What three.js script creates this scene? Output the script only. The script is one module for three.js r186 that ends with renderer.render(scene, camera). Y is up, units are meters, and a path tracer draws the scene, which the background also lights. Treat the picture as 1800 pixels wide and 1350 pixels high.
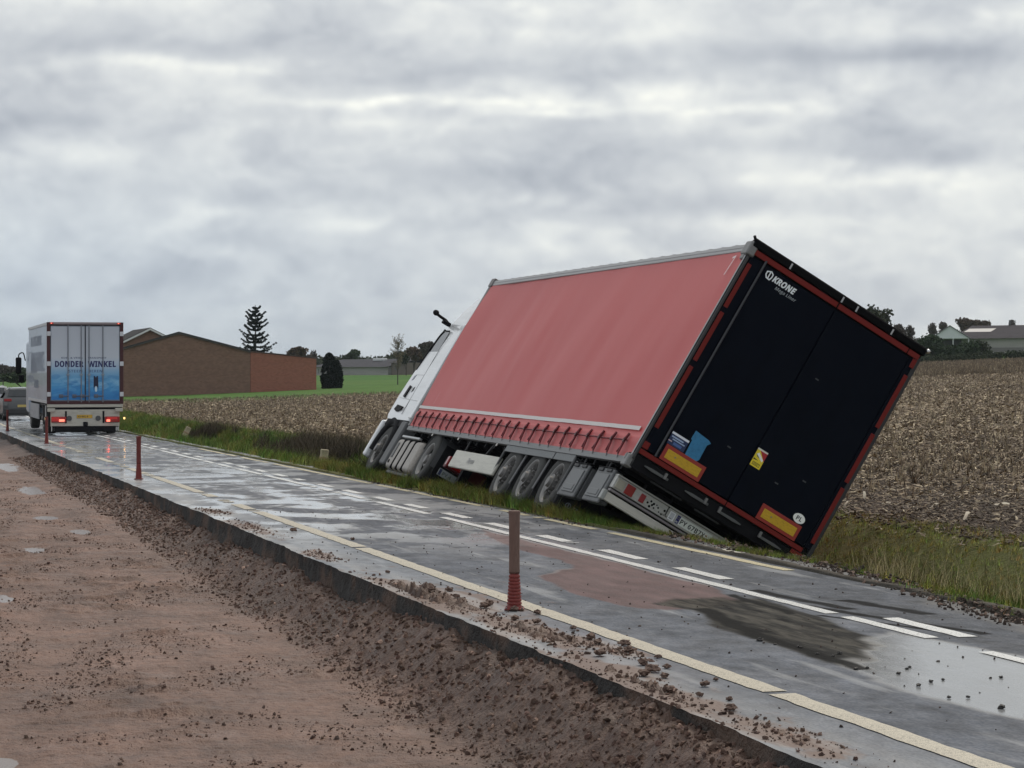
import * as THREE from 'three';
import { mergeGeometries } from 'three/addons/utils/BufferGeometryUtils.js';
import { RoundedBoxGeometry } from 'three/addons/geometries/RoundedBoxGeometry.js';
import { ImprovedNoise } from 'three/addons/math/ImprovedNoise.js';

// ---------------------------------------------------------------- camera, sky, sun, exposure
const scene = new THREE.Scene();
const EYE = 1.85;
const camera = new THREE.PerspectiveCamera(19.16, 1024 / 768, 0.1, 6000);
camera.position.set(0, EYE, 0);
camera.rotation.x = -23 / 4000;
const renderer = new THREE.WebGLRenderer({ antialias: true });
renderer.setSize(1024, 768);
renderer.toneMapping = THREE.LinearToneMapping;
renderer.toneMappingExposure = 1.24;
renderer.shadowMap.enabled = true;

const perlin = new ImprovedNoise();
const { clamp, lerp, smoothstep } = THREE.MathUtils;
const fbm3 = (x, y, z, oct, gain = 0.5) => { let a = 1, f = 1, s = 0, n = 0; for (let i = 0; i < oct; i++) { s += a * perlin.noise(x * f + i * 7.3, y * f + i * 3.1, z * f + i * 1.7); n += a; a *= gain; f *= 2.03; } return s / n; };

function makeSky() {
  const W = 4096, H = 2048, data = new Float32Array(W * H * 4), DEG = 0.01432;
  // cloud banks and breaks of the overcast: where, how wide and how high (hundredths of a degree), brighter or darker
  const banks = [
    [780, 178, 190, 8, .26], [960, 192, 90, 7, .22], [1160, 168, 210, 18, .13], [1260, 192, 190, 8, .16], [640, 182, 120, 10, .10], [360, 124, 160, 12, .13], [150, 135, 150, 12, .09],
    [1600, 310, 130, 16, .17], [1480, 285, 60, 12, .14], [1700, 70, 120, 14, .12], [1000, 55, 200, 14, .10], [850, 12, 180, 14, .13], [70, 14, 60, 12, .15], [330, 10, 120, 14, .08],
    [120, 285, 150, 22, .09], [410, 378, 55, 9, .11], [620, 398, 50, 11, .12], [900, 355, 100, 14, .11], [1120, 405, 240, 26, .06], [700, 225, 160, 14, .08], [1420, 325, 110, 14, .10], [1330, 120, 60, 10, .05],
    [320, 88, 240, 22, -.13], [1480, 112, 130, 22, -.15], [1640, 108, 110, 18, -.13], [1250, 95, 150, 22, -.12], [950, 128, 190, 12, -.10], [1560, 262, 130, 26, -.15], [1660, 275, 90, 20, -.10], [1290, 242, 120, 20, -.10], [1080, 250, 110, 18, -.08],
    [520, 338, 260, 22, -.11], [880, 300, 160, 18, -.11], [110, 232, 130, 16, -.10], [1220, 368, 150, 20, -.12], [1320, 385, 90, 14, -.09], [700, 140, 180, 10, -.07], [200, 470, 320, 40, -.05], [1750, 18, 120, 22, -.07], [860, 405, 90, 16, -.05], [730, 390, 60, 10, -.06], [480, 210, 60, 12, -.04], [930, 188, 60, 5, -.12],
  ];
  const sky = (az, el, near) => {
    if (el < -1) return [.36, .37, .38];
    const th = az * Math.PI / 180, ca = Math.cos(th), sa = Math.sin(th), e = Math.max(el, 0);
    const flat = 1 + e * .02;                       // banks look flatter towards the horizon
    const R1 = 57.3 / 7.5, R2 = 57.3 / 2.6;
    const wx = fbm3(R2 * .6 * ca + 3, R2 * .6 * sa, e / 1.6, near ? 5 : 3), wy = fbm3(R2 * .6 * ca, R2 * .6 * sa + 9, e / 1.6 + 5, near ? 5 : 3);
    const b1 = fbm3(R1 * ca + wx * .5, R1 * sa, e / (2.6 * flat) + wy * .6, near ? 7 : 4, .56);
    const b2 = fbm3(R2 * ca + 20, R2 * sa + wx, e / (1.15 * flat) + wy, near ? 7 : 3, .64);
    const b3 = near ? fbm3(R2 * 3.2 * ca + wx * 1.5, R2 * 3.2 * sa + 4, e / .5 + wy * 1.5, 4, .6) : 0;
    let L = .565 + .19 * b1 + .25 * b2 + .075 * b3 + .08 * smoothstep(e, 9, 45);
    if (Math.abs(az) < 26 && e < 14) {
      const px = 900 + az / DEG + wx * 150, py = 652 - el / DEG + wy * 44;
      for (const [x, y, sx, sy, a] of banks) { const dx = (px - x) / sx, dy = (py - y) / sy, q = dx * dx + dy * dy; if (q < 9) L += a * .9 * Math.exp(-q * .8) * (1 + b2 * 1.1); }
    }
    // the overcast is a little thinner, so brighter, round the sun and towards the right; bluer and duller towards the left horizon
    const side = Math.cos(th - .45), low = 1 - smoothstep(e, .5, 7.5);
    L += low * (-.06 + .10 * clamp((az + 13) / 22, 0, 1) * (side > 0 ? 1 : 0)) + .05 * (side - .7);
    L = Math.max(.34, L);
    const t = clamp((L - .38) / .45, 0, 1), cool = low * clamp((4 - az) / 16, 0, 1);
    return [L * (lerp(.895, .995, t) - .06 * cool), L * (lerp(.965, 1.005, t) - .005 * cool), L * (lerp(1.08, .935, t) + .05 * cool)];
  };
  const CW = 1024, CH = 512, coarse = new Float32Array(CW * CH * 3), turn = (u) => { let az = (u - .25) * 360; return az > 180 ? az - 360 : az; };
  for (let r = 0; r < CH; r++) for (let c = 0; c < CW; c++) coarse.set(sky(turn((c + .5) / CW), ((r + .5) / CH - .5) * 180, false), (r * CW + c) * 3);
  for (let r = 0; r < H; r++) for (let c = 0; c < W; c++) {
    const o = (r * W + c) * 4, el = ((r + .5) / H - .5) * 180, az = turn((c + .5) / W); data[o + 3] = 1;
    if (el > -1.5 && el < 16 && Math.abs(az) < 28) { data.set(sky(az, el, true), o); continue; }
    const x = (c + .5) / 4 - .5, y = clamp((r + .5) / 4 - .5, 0, CH - 1.001), x0 = Math.floor(x), y0 = Math.floor(y), fx = x - x0, fy = y - y0, q = (i, j, k) => coarse[((y0 + j) * CW + (x0 + i + CW) % CW) * 3 + k];
    for (let k = 0; k < 3; k++) data[o + k] = lerp(lerp(q(0, 0, k), q(1, 0, k), fx), lerp(q(0, 1, k), q(1, 1, k), fx), fy);
  }
  const t = new THREE.DataTexture(data, W, H, THREE.RGBAFormat, THREE.FloatType);
  t.mapping = THREE.EquirectangularReflectionMapping; t.magFilter = t.minFilter = THREE.LinearFilter; t.wrapS = THREE.RepeatWrapping; t.needsUpdate = true;
  return t;
}
scene.background = makeSky();
scene.environment = scene.background;

const sun = new THREE.DirectionalLight(0xfff1e0, 1.5);
sun.position.set(25, 62, -80); sun.target.position.set(0, 0, -30);
sun.castShadow = true; sun.shadow.radius = 40; sun.shadow.mapSize.set(2048, 2048);
Object.assign(sun.shadow.camera, { left: -60, right: 60, top: 60, bottom: -60, near: 1, far: 300 });
scene.add(sun, sun.target);

// ---------------------------------------------------------------- helpers
function rng(seed) { let a = seed >>> 0; return () => { a = (a + 0x6d2b79f5) | 0; let t = Math.imul(a ^ (a >>> 15), 1 | a); t = (t + Math.imul(t ^ (t >>> 7), 61 | t)) ^ t; return ((t ^ (t >>> 14)) >>> 0) / 4294967296; }; }
const N2 = (x, y, oct = 4, gain = .5) => fbm3(x, y, 0.37, oct, gain);
const taken = new Map();
function numbered(n) { const k = taken.get(n) ?? 0; taken.set(n, k + 1); return k ? `${n}_${String(k).padStart(3, '0')}` : n; }
function shade(o) { o.traverse((m) => { if (m.isMesh) { m.castShadow = true; m.receiveShadow = true; } }); return o; }
function tag(o, label, category, group, kind) { o.userData.label = label; if (category) o.userData.category = category; if (group) o.userData.group = group; if (kind) o.userData.kind = kind; return o; }
function thing(name, label, category, pos = [0, 0, 0], turn = 0, group) { const g = new THREE.Group(); g.name = numbered(name); g.position.set(...pos); g.rotation.y = turn; tag(g, label, category, group); scene.add(g); return g; }
function part(name, geo, m, parent, label) { const o = new THREE.Mesh(geo, m); o.name = name; o.castShadow = o.receiveShadow = true; if (label) o.userData.label = label; parent.add(o); return o; }
function solo(name, geo, m, label, category, group, kind) { const o = new THREE.Mesh(geo, m); o.name = numbered(name); o.castShadow = o.receiveShadow = true; tag(o, label, category, group, kind); scene.add(o); return o; }
function flat(gs) { const out = []; for (const g of gs.flat(5)) { const n = g.index ? g.toNonIndexed() : g; for (const k of Object.keys(n.attributes)) if (!['position', 'normal', 'uv'].includes(k)) n.deleteAttribute(k); out.push(n); } return out.length === 1 ? out[0] : mergeGeometries(out); }
const J = (...gs) => flat(gs);
function bx(x0, x1, y0, y1, z0, z1, r = 0) { const w = x1 - x0, h = y1 - y0, d = z1 - z0; const g = r > 0 ? new RoundedBoxGeometry(w, h, d, 2, Math.min(r, w / 2.05, h / 2.05, d / 2.05)) : new THREE.BoxGeometry(w, h, d); return g.translate((x0 + x1) / 2, (y0 + y1) / 2, (z0 + z1) / 2); }
const V = (x, y, z) => new THREE.Vector3(x, y, z);
function rod(p, q, r, seg = 8, r2 = r) { const a = V(...p), b = V(...q), d = b.clone().sub(a), g = new THREE.CylinderGeometry(r2, r, d.length(), seg); g.applyQuaternion(new THREE.Quaternion().setFromUnitVectors(V(0, 1, 0), d.normalize())); return g.translate((a.x + b.x) / 2, (a.y + b.y) / 2, (a.z + b.z) / 2); }
function pipe(pts, r, seg = 24, rad = 6) { return new THREE.TubeGeometry(new THREE.CatmullRomCurve3(pts.map((p) => V(...p))), seg, r, rad); }
function gridGeo(nu, nv, fn, color, uvfn) {
  const p = new Float32Array((nu + 1) * (nv + 1) * 3), uv = new Float32Array((nu + 1) * (nv + 1) * 2), col = color ? new Float32Array((nu + 1) * (nv + 1) * 3) : null, idx = new Uint32Array(nu * nv * 6);
  for (let j = 0, k = 0; j <= nv; j++) for (let i = 0; i <= nu; i++, k++) {
    const q = fn(i / nu, j / nv, i, j); p.set(q, k * 3); uv.set(uvfn ? uvfn(i / nu, j / nv, i, j, q) : [i / nu, j / nv], k * 2); if (col) col.set(color(i / nu, j / nv, i, j, q), k * 3);
  }
  for (let j = 0, k = 0; j < nv; j++) for (let i = 0; i < nu; i++) { const a = j * (nu + 1) + i, b = a + 1, c = a + nu + 1, d = c + 1; idx.set([a, b, d, a, d, c], k); k += 6; }
  const g = new THREE.BufferGeometry(); g.setAttribute('position', new THREE.BufferAttribute(p, 3)); g.setAttribute('uv', new THREE.BufferAttribute(uv, 2)); if (col) g.setAttribute('color', new THREE.BufferAttribute(col, 3)); g.setIndex(new THREE.BufferAttribute(idx, 1)); g.computeVertexNormals(); return g;
}
function dataTex(w, h, fn, srgb, repeat) { const d = new Uint8Array(w * h * 4); for (let y = 0; y < h; y++) for (let x = 0; x < w; x++) { const c = fn(x, y); const o = (y * w + x) * 4; for (let k = 0; k < 3; k++) d[o + k] = clamp(Math.round((c.length ? c[k] : c) * 255), 0, 255); d[o + 3] = 255; } const t = new THREE.DataTexture(d, w, h); t.magFilter = THREE.LinearFilter; t.minFilter = THREE.LinearMipmapLinearFilter; t.wrapS = t.wrapT = repeat ? THREE.RepeatWrapping : THREE.ClampToEdgeWrapping; if (srgb) t.colorSpace = THREE.SRGBColorSpace; t.needsUpdate = true; return t; }
function canvasTex(w, h, draw) { const c = document.createElement('canvas'); c.width = w; c.height = h; const g = c.getContext('2d'); draw(g, w, h); const t = new THREE.CanvasTexture(c); t.colorSpace = THREE.SRGBColorSpace; t.magFilter = THREE.LinearFilter; return t; }
const lin = (r, g, b) => new THREE.Color().setRGB(r, g, b);
const S = (c) => c <= .0031308 ? c * 12.92 : 1.055 * Math.pow(c, 1 / 2.4) - .055;        // linear to sRGB for byte colour maps
function mat(color, roughness = .6, o = {}) { return new THREE.MeshPhysicalMaterial({ color: Array.isArray(color) ? lin(...color) : color, roughness, ...o }); }
// a tileable noise: the torus of four offset copies blended
function tile(n, fn) { const a = new Float32Array(n * n); for (let y = 0; y < n; y++) for (let x = 0; x < n; x++) { const u = x / n, v = y / n, f = (i, j) => fn(u + i, v + j); const su = u * u * (3 - 2 * u), sv = v * v * (3 - 2 * v); a[y * n + x] = lerp(lerp(f(0, 0), f(-1, 0), su), lerp(f(0, -1), f(-1, -1), su), sv); } return a; }
const grainA = tile(512, (u, v) => .5 + .7 * N2(u * 9, v * 9, 6, .62));
const grainB = tile(512, (u, v) => .5 + .8 * N2(u * 60 + 5, v * 60, 3, .7));
const tileTex = (a, lo, hi, srgb) => dataTex(512, 512, (x, y) => { const v = clamp(lo + (hi - lo) * a[y * 512 + x], 0, 1); return v; }, srgb, true);
const rep = (t, x, y = x) => { const c = t.clone(); c.repeat.set(x, y); c.needsUpdate = true; return c; };
const T_grime = tileTex(grainA, .72, 1.22, true), T_bumpA = tileTex(grainA, 0, 1), T_bumpB = tileTex(grainB, 0, 1), T_roughA = tileTex(grainA, .55, 1.35);

// ---------------------------------------------------------------- the lie of the land: s runs along the road, w across it (metres)
const K = .29, NR = Math.hypot(1, K);
const curve = (s) => { const t = clamp(s - 18, 0, 400); return t < 8 ? .0125 * t * t / 16 : .0125 * (t - 4); };
const dip = (s) => { const t = clamp(s - 18, 0, 77); return t < 12 ? -.0058 * t * t / 24 : -.0058 * (t - 6); };
const XZ = (s, w) => { const v = w + curve(s); return [(v - K * s) / NR, -(s + K * v) / NR]; };
const SW = (x, z) => { const Z = -z, s = (-K * x + Z) / NR; return [s, (x + K * Z) / NR - curve(s)]; };
const at = (s, w, y) => { const [x, z] = XZ(s, w); return [x, y, z]; };
const ROAD_L = 4.35, ROAD_R = 8.9;
const roadL = (s) => ROAD_L + .05 * N2(s * .9, 3.3, 3) + .03 * N2(s * 5, 8.3, 2);
const roadR = (s) => (s < 20 ? lerp(8.25, ROAD_R, smoothstep(s, 14, 20)) : ROAD_R) - .25 * smoothstep(s, 23, 26) * (1 - smoothstep(s, 38, 44)) + .16 * N2(s * .7, 1.1, 3) + .05 * N2(s * 4, 5.1, 2);
function farLevel(x, Z) { return .0066 * clamp(Z - 130, 0, 520) + (x > 0 ? .04 * x * smoothstep(Z, 30, 130) : .02 * Math.max(x, -60) * smoothstep(Z, 60, 150)); }
function land(s, w) {
  const [x, z] = XZ(s, w), Z = -z, d = dip(s);
  if (w < ROAD_R - .5) return d + lerp(-.75, w < -30 ? -.35 : -.9, 0) + (w < -25 ? smoothstep(-w, 25, 60) * .5 : 0);
  const prof = w < 9.2 ? lerp(.02, -.1, clamp((w - 8.6) / .6, 0, 1)) : w < 10.5 ? lerp(-.1, -1.15, smoothstep(w, 9.2, 10.6)) : w < 11.2 ? -1.15 : lerp(-1.15, -.1, smoothstep(w, 11.0, 13.2));
  const base = lerp(d + prof, farLevel(x, Z), smoothstep(w, 12.5, 40));
  return base + (w > 13 ? .06 * N2(s * .35, w * .35, 3) * smoothstep(w, 13, 15) : .03 * N2(s * 1.5, w * 1.5, 3));
}
const landAt = (x, z) => land(...SW(x, z));
// ---------------------------------------------------------------- ground sheet: verge, ditch, stubble field, meadow, reaching the horizon
{
  const ws = []; for (let w = -900; w < -60; w += 60) ws.push(w); for (let w = -60; w < 8; w += 6) ws.push(w); for (let w = 8.2; w < 14.5; w += .14) ws.push(w); for (let w = 14.5; w < 30; w += .4) ws.push(w); for (let w = 30; w < 90; w += 2) ws.push(w); for (let w = 90; w < 300; w += 8) ws.push(w); for (let w = 300; w <= 1500; w += 80) ws.push(w);
  const ss = []; for (let s = -80; s < 6; s += 4) ss.push(s); for (let s = 6; s < 46; s += .18) ss.push(s); for (let s = 46; s < 110; s += .6) ss.push(s); for (let s = 110; s < 330; s += 3) ss.push(s); for (let s = 330; s < 900; s += 15) ss.push(s); for (let s = 900; s <= 3500; s += 120) ss.push(s);
  const zone = (s, w, x, Z) => {   // 0 soil and stubble, 1 verge grass, 2 meadow
    const jag = N2(s * .25, w * .25, 3) * 2.2;
    if (w < 13.1 + .5 * N2(s * .5, 2, 2)) return 1;
    const edge = x < 30 ? 176 + x * .35 + jag * 2 : 252 + jag * 2;
    return Z > edge || w < -30 ? 2 : 0;
  };
  const g = gridGeo(ws.length - 1, ss.length - 1, (u, v, i, j) => at(ss[j], ws[i], land(ss[j], ws[i])), (u, v, i, j) => {
    const s = ss[j], w = ws[i], [x, z] = XZ(s, w), k = zone(s, w, x, -z), n = .5 + N2(s * .6, w * .6, 3), m = .5 + 1.2 * N2(s * .06, w * .06 + 4, 3);
    const tone = .85 + .3 * n;
    if (k === 1 && w < 8.95 + .25 * N2(s * 1.3, w, 2) && s < 25) return [.085 * tone, .076 * tone, .064 * tone];
    if (k === 1) { const q = clamp(m, 0, 1); return [lerp(.075, .12, q) * tone, lerp(.095, .115, q) * tone, lerp(.032, .042, q) * tone]; }
    if (k === 2) { const q = clamp(.5 + 1.4 * N2(s * .02, w * .05, 2), 0, 1); return [lerp(.050, .080, q) * tone, lerp(.130, .150, q) * tone, lerp(.022, .030, q) * tone]; }
    const chaff = clamp(m * 1.1 + .25 * n - .1, 0, 1);      // patches strewn with more chaff
    return [lerp(.088, .165, chaff) * tone, lerp(.067, .128, chaff) * tone, lerp(.050, .086, chaff) * tone];
  }, (u, v, i, j, q) => [q[0] / 1.7, q[2] / 1.7]);
  const m = mat([1, 1, 1], .95, { vertexColors: true, map: rep(T_grime, 1), bumpMap: rep(T_bumpA, 1), bumpScale: .06, specularIntensity: .3 });
  solo('ground', g, m, 'open land with grass verge, ditch, stubble field and far meadow', 'ground', null, 'structure');
}

// heaps of spilt earth: along, across, their lengths and height
const mounds = [[17.7, 4.62, 1.3, .22, .16], [18.6, 4.45, 1.2, .16, .15], [15.6, 4.6, .8, .16, .13], [14.9, 4.72, .5, .14, .11], [13.2, 4.45, 1.1, .14, .13], [26.8, 4.5, 1.3, .12, .12], [14.2, 4.86, .35, .08, .10], [12.0, 4.45, .8, .12, .11], [30.5, 4.55, .7, .1, .10], [22.5, 4.5, .6, .1, .10], [10.6, 4.55, .6, .12, .12], [47, 4.35, 3, .3, .12], [39, 4.2, 2, .25, .1]];

// ---------------------------------------------------------------- asphalt road: slab with a sawn, broken left edge
const road = new THREE.Group(); road.name = numbered('road'); tag(road, 'wet grey asphalt road with a cut edge along the dug-out strip', 'road', null, 'structure'); scene.add(road);
{
  const film = (s, w) => .5 + 1.25 * N2(s * .8 + 4, w * 1.25, 6, .6);                 // where rain stands on the asphalt
  // outlines of mud and scraped patches, and of sky sheen painted pale, in road metres
  const red = [[25.6, 7.08], [24.6, 6.82], [22.6, 6.62], [21.4, 6.66], [20.4, 6.5], [19.9, 6.1], [19.3, 5.86], [18.05, 5.78], [16.85, 5.82], [16.5, 6.05], [16.6, 6.45], [17.2, 6.85], [18.2, 7.08], [21, 7.1]];
  const dark = [[17.2, 6.1], [16.4, 6.22], [15.15, 6.0], [14.44, 5.97], [13.6, 5.9], [12.7, 6.02], [13.2, 6.2], [14.2, 6.75], [15.6, 6.95], [17.2, 7.05], [17.5, 6.6]];
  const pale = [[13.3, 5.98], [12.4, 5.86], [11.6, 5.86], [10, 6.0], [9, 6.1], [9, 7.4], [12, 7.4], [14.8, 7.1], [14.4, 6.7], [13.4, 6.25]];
  const inside = (P, s, w) => { let c = false; for (let i = 0, j = P.length - 1; i < P.length; j = i++) { const [a, b] = P[i], [d, e] = P[j]; if ((b > w) !== (e > w) && s < (d - a) * (w - b) / (e - b) + a) c = !c; } return c; };
  const dist = (P, s, w) => { let m = 9; for (let i = 0, j = P.length - 1; i < P.length; j = i++) { const [a, b] = P[j], [c, d] = P[i], vx = (c - a) * .33, vy = d - b, px = (s - a) * .33, py = w - b, t = clamp((px * vx + py * vy) / (vx * vx + vy * vy), 0, 1); m = Math.min(m, Math.hypot(px - vx * t, py - vy * t)); } return m; };
  const patch = (P, js, jw, soft) => { const d = dist(P, js, jw); return smoothstep(inside(P, js, jw) ? d : -d, -soft, soft); };
  const R = rng(77);
  function sheets(s0, s1, W, H) {
    const A = new Uint8Array(W * H * 4), B = new Uint8Array(W * H * 4);
    const edge = Float32Array.from({ length: W }, (_, x) => roadR(lerp(s0, s1, (x + .5) / W)));
    for (let y = 0; y < H; y++) for (let x = 0; x < W; x++) {
      const s = lerp(s0, s1, (x + .5) / W), w = lerp(4.1, 9.3, (y + .5) / H), nearby = s > 8.6 && s < 26.4 && w > 5.5 && w < 8.1;
      const grit = R() - .5, speck = grit * .05, agg = N2(s * 9, w * 26, 2) * .022;
      const mot = 1 + .9 * N2(s * 3.2, w * 4.2, 4, .65), far = smoothstep(w, 7.2, 7.5) * .25; let c = [.100, .110, .130].map((v) => (v * (1 - far) + speck + agg) * mot);
      const f0 = film(s, w) + .12 * N2(s * 1.6, w * 7, 3);
      let wet = smoothstep(f0, .42, .62);
      // wheel tracks stay drier, the shoulder outside the yellow line and the far lane hold water
      const tracks = Math.exp(-Math.pow((w - 5.75) / .32, 2)) + Math.exp(-Math.pow((w - 7.75) / .35, 2));
      wet = clamp(wet - .45 * tracks * (1 - smoothstep(s, 24, 36)) + .25 * smoothstep(s, 22, 40) * (w < 7.4 ? 1 : .3), 0, 1);
      wet *= lerp(.16, 1, smoothstep(s + 1.2 * (w - 6.5), 20, 27)) * (w > 7.35 ? lerp(.3, 1, smoothstep(s, 36, 60)) : 1); if (w < 5.02) wet = lerp(wet, 1, .5);
      let rough = lerp(.82, .08, wet) + N2(s * 6, w * 9, 3) * .12;
      let spec = lerp(.5, 1, wet);
      const mudSheenL = w > 5.02 ? 0 : clamp((.5 + 1.5 * N2(s * .7, w * 3 + 2, 4)) * smoothstep(5.0 - w, 0, .5), 0, 1) * .75;
      c = c.map((v, k) => lerp(v, [.36, .355, .345][k], mudSheenL)); rough += mudSheenL * .1;  // mud film on the shoulder, whitened to carry the gloss of the wet strip
      if (w < 5.5 && s < 34) { let q = 0; for (const [a, e, rs, rw, h] of mounds) { const p = (s - a) / (rs * 1.3), r2 = (w - e) / (rw * 1.8); q = Math.max(q, Math.exp(-(p * p + r2 * r2))); } q = smoothstep(q + .9 * N2(s * 3, w * 6, 4), .3, .75) * .9; c = c.map((v, k) => lerp(v, [.15, .098, .076][k], q)); rough = lerp(rough, .6, q); }
      const mudR = w < 7.6 ? 0 : smoothstep(w + .3 * N2(s * .8, w * 2, 4), edge[x] - .35, edge[x] - .05) * (.6 + .4 * N2(s * 2, w * 4, 2));
      c = c.map((v, k) => lerp(v, [.20, .185, .165][k], clamp(mudR, 0, 1) * .8)); rough = lerp(rough, .6, mudR * .8);
      const filmSheen = Math.max(smoothstep(N2(s * .55 + 30, w * 5, 4), .12, .4) * .35, smoothstep(s, 21, 30) * (w < 7.3 ? .9 : .3) * smoothstep(N2(s * .8 + 4, w * 1.25, 6, .6), -.12, .14));
      c = c.map((v, k) => lerp(v, [.42, .43, .435][k], filmSheen));  // milky film, its white includes sky reflection painted into the colour
      if (nearby) {
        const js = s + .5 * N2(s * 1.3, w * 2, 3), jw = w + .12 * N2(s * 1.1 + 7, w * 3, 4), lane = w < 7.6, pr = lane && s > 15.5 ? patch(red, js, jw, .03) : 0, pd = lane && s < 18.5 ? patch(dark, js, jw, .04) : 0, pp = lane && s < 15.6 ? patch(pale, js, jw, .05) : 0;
        const rn = .75 + .5 * N2(s * 1.6, w * 7, 4);
        const rim = lane && s > 15.5 ? pr - patch(red, js + .12, jw + .03, .03) : 0;
        c = c.map((v, k) => lerp(v, [.140, .080, .078][k] * rn, pr * .9)); rough = lerp(rough, .7, pr * .9);
        const dn = .8 + 2.2 * N2(s * 2.2, w * 11, 4, .6);
        c = c.map((v, k) => lerp(v, [.056, .052, .044][k] * dn, pd * .96)); rough = lerp(rough, .92, pd * .95); spec = lerp(spec, .3, pd);
        const dd = smoothstep(N2(s * 1.1 + 2, w * 9, 4, .6), -.04, .2) * pd * .8; c = c.map((v) => lerp(v, .018, dd));
        c = c.map((v, k) => lerp(v, [.27, .275, .275][k], pp * .7)); rough = lerp(rough, .12 + .08 * N2(s * 3, w * 9, 3), pp * .9); spec = lerp(spec, 1, pp);  // wet patch, sky reflection painted in as pale grey
        if (rim > .2) c = c.map((v) => lerp(v, .30, .5 * clamp(rim, 0, 1)));
        // skid marks by the dashes and the dark wheel smears
        for (const [sa, wa, sb, wb, hw] of [[17.9, 7.30, 16.2, 7.44, .09], [16.9, 7.68, 15.7, 7.86, .11], [16.6, 7.2, 14.4, 7.64, .08], [15.9, 7.05, 14.3, 7.5, .05], [16.6, 6.34, 14.6, 6.04, .12], [14.9, 6.08, 12.9, 6.02, .09], [17.6, 6.98, 16.0, 6.86, .06]]) {
          const t = clamp((s - sa) / (sb - sa), 0, 1), wl = lerp(wa, wb, t), q = (1 - smoothstep(Math.abs(w - wl + .05 * N2(s * 3, w, 2)), hw * .4, hw)) * (s < sa && s > sb ? 1 : 0);
          c = c.map((v) => lerp(v, .013, q * .92)); rough = lerp(rough, .85, q); spec = lerp(spec, .12, q);
        }
      }
      const o = (y * W + x) * 4;
      for (let k = 0; k < 3; k++) { A[o + k] = clamp(S(Math.max(c[k], .004)) * 255, 0, 255); } B[o] = clamp((.5 + (grit + .5 * N2(s * 9, w * 12, 2)) * (1 - .93 * clamp((.72 - rough) / .55, 0, 1))) * 255, 0, 255); B[o + 1] = B[o + 2] = clamp(rough * 255, 12, 255); A[o + 3] = clamp(spec * 255, 0, 255); B[o + 3] = 255;
    }
    const mk = (d, srgb) => { const t = new THREE.DataTexture(d, W, H); t.magFilter = THREE.LinearFilter; t.wrapS = t.wrapT = THREE.ClampToEdgeWrapping; if (srgb) t.colorSpace = THREE.SRGBColorSpace; t.needsUpdate = true; return t; };
    const film2 = mk(B), paint = mk(A, true);
    return mat([1, 1, 1], 1, { map: paint, specularIntensityMap: paint, roughnessMap: film2, bumpMap: film2, bumpScale: .005, ior: 1.4 });
  }
  const seg = (s0, s1, ds, W, H) => {
    const n = Math.round((s1 - s0) / ds), q = 26;
    const g = gridGeo(q, n, (u, v) => { const s = lerp(s0, s1, v), w = lerp(roadL(s), roadR(s), u); return at(s, w, dip(s) + .0045 * N2(s * .8, w * 1.7, 2)); }, null, (u, v) => { const s = lerp(s0, s1, v); return [v, (lerp(roadL(s), roadR(s), u) - 4.1) / 5.2]; });
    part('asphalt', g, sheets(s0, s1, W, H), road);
    // the cut face on the left: broken layers of asphalt, and the right edge going down into the verge
    const cut = gridGeo(n * 3, 5, (u, v) => { const s = lerp(s0, s1, u), y = dip(s) - .42 * v; return at(s, roadL(s) + .004 - (v > 0 ? .02 * v + .06 * N2(s * 1.6, v * 3, 3) * Math.min(1, v * 3) : 0), y + (v === 0 ? .0045 * N2(s * .8, roadL(s) * 1.7, 2) : 0)); }, (u, v) => { const q = smoothstep(N2(lerp(s0, s1, u) * 1.3, v * 1.2 + 6, 4, .6), -.02, .22); return [lerp(.046, .115, q), lerp(.044, .080, q), lerp(.043, .063, q)]; }, (u, v) => [lerp(s0, s1, u), v * .42]);
    part('cut_edge', cut, mat([1, 1, 1], .85, { vertexColors: true, map: rep(T_grime, 1.3), bumpMap: rep(T_bumpA, 1.5), bumpScale: .05, specularIntensity: .5 }), road);
    const rim = gridGeo(n, 1, (u, v) => { const s = lerp(s0, s1, u); return at(s, roadR(s) + v * .06, dip(s) - .35 * v); });
    part('road_edge', rim, mat([.08, .078, .072], .85), road);
  };
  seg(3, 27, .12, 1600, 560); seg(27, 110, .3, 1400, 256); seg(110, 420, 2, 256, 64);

  // painted lines, worn at the edges: real sheets 4 mm above the asphalt
  const wear = (lo) => dataTex(512, 512, (x, y) => { const q = grainB[y * 512 + x] * .95 + grainA[y * 512 + x] * .2; return lerp(lo, 1, smoothstep(q, .42, .56)); }, true, true);
  const T_wear = rep(wear(.48), 2.7), T_worn = rep(wear(.42), 2.6);
  const yellow = mat([.47, .43, .34], .55, { map: T_wear }), white = mat([.68, .69, .68], .42, { map: T_wear }), old = mat([.52, .46, .29], .55, { map: T_worn });
  const line = (name, s0, s1, w, hw, m, worn, seed, dy = .005) => {
    const ds = s1 - s0 > 30 ? .12 : .05, n = Math.max(2, Math.round((s1 - s0) / ds)), gs = []; let pts = [];
    const f = (s) => worn ? N2(s * .8, seed, 3) + .6 * N2(s * 5, seed + 3, 2) : 0;
    const flush = () => { if (pts.length > 1) { const P = pts; gs.push(gridGeo(1, P.length - 1, (u, v, i, j) => { const [s, a, b] = P[j]; const ww = i ? b : a; return at(s, ww, dip(s) + .0045 * N2(s * .8, ww * 1.7, 2) + dy); }, null, (u, v, i, j) => [P[j][0], i * hw * 2])); } pts = []; };
    for (let i = 0; i <= n; i++) { const s = lerp(s0, s1, i / n); if (worn && f(s) < -worn) { flush(); continue; } const j = hw * .22; pts.push([s, w - hw + j * N2(s * 4, seed, 2), w + hw + j * N2(s * 4, seed + 9, 2)]); }
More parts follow.
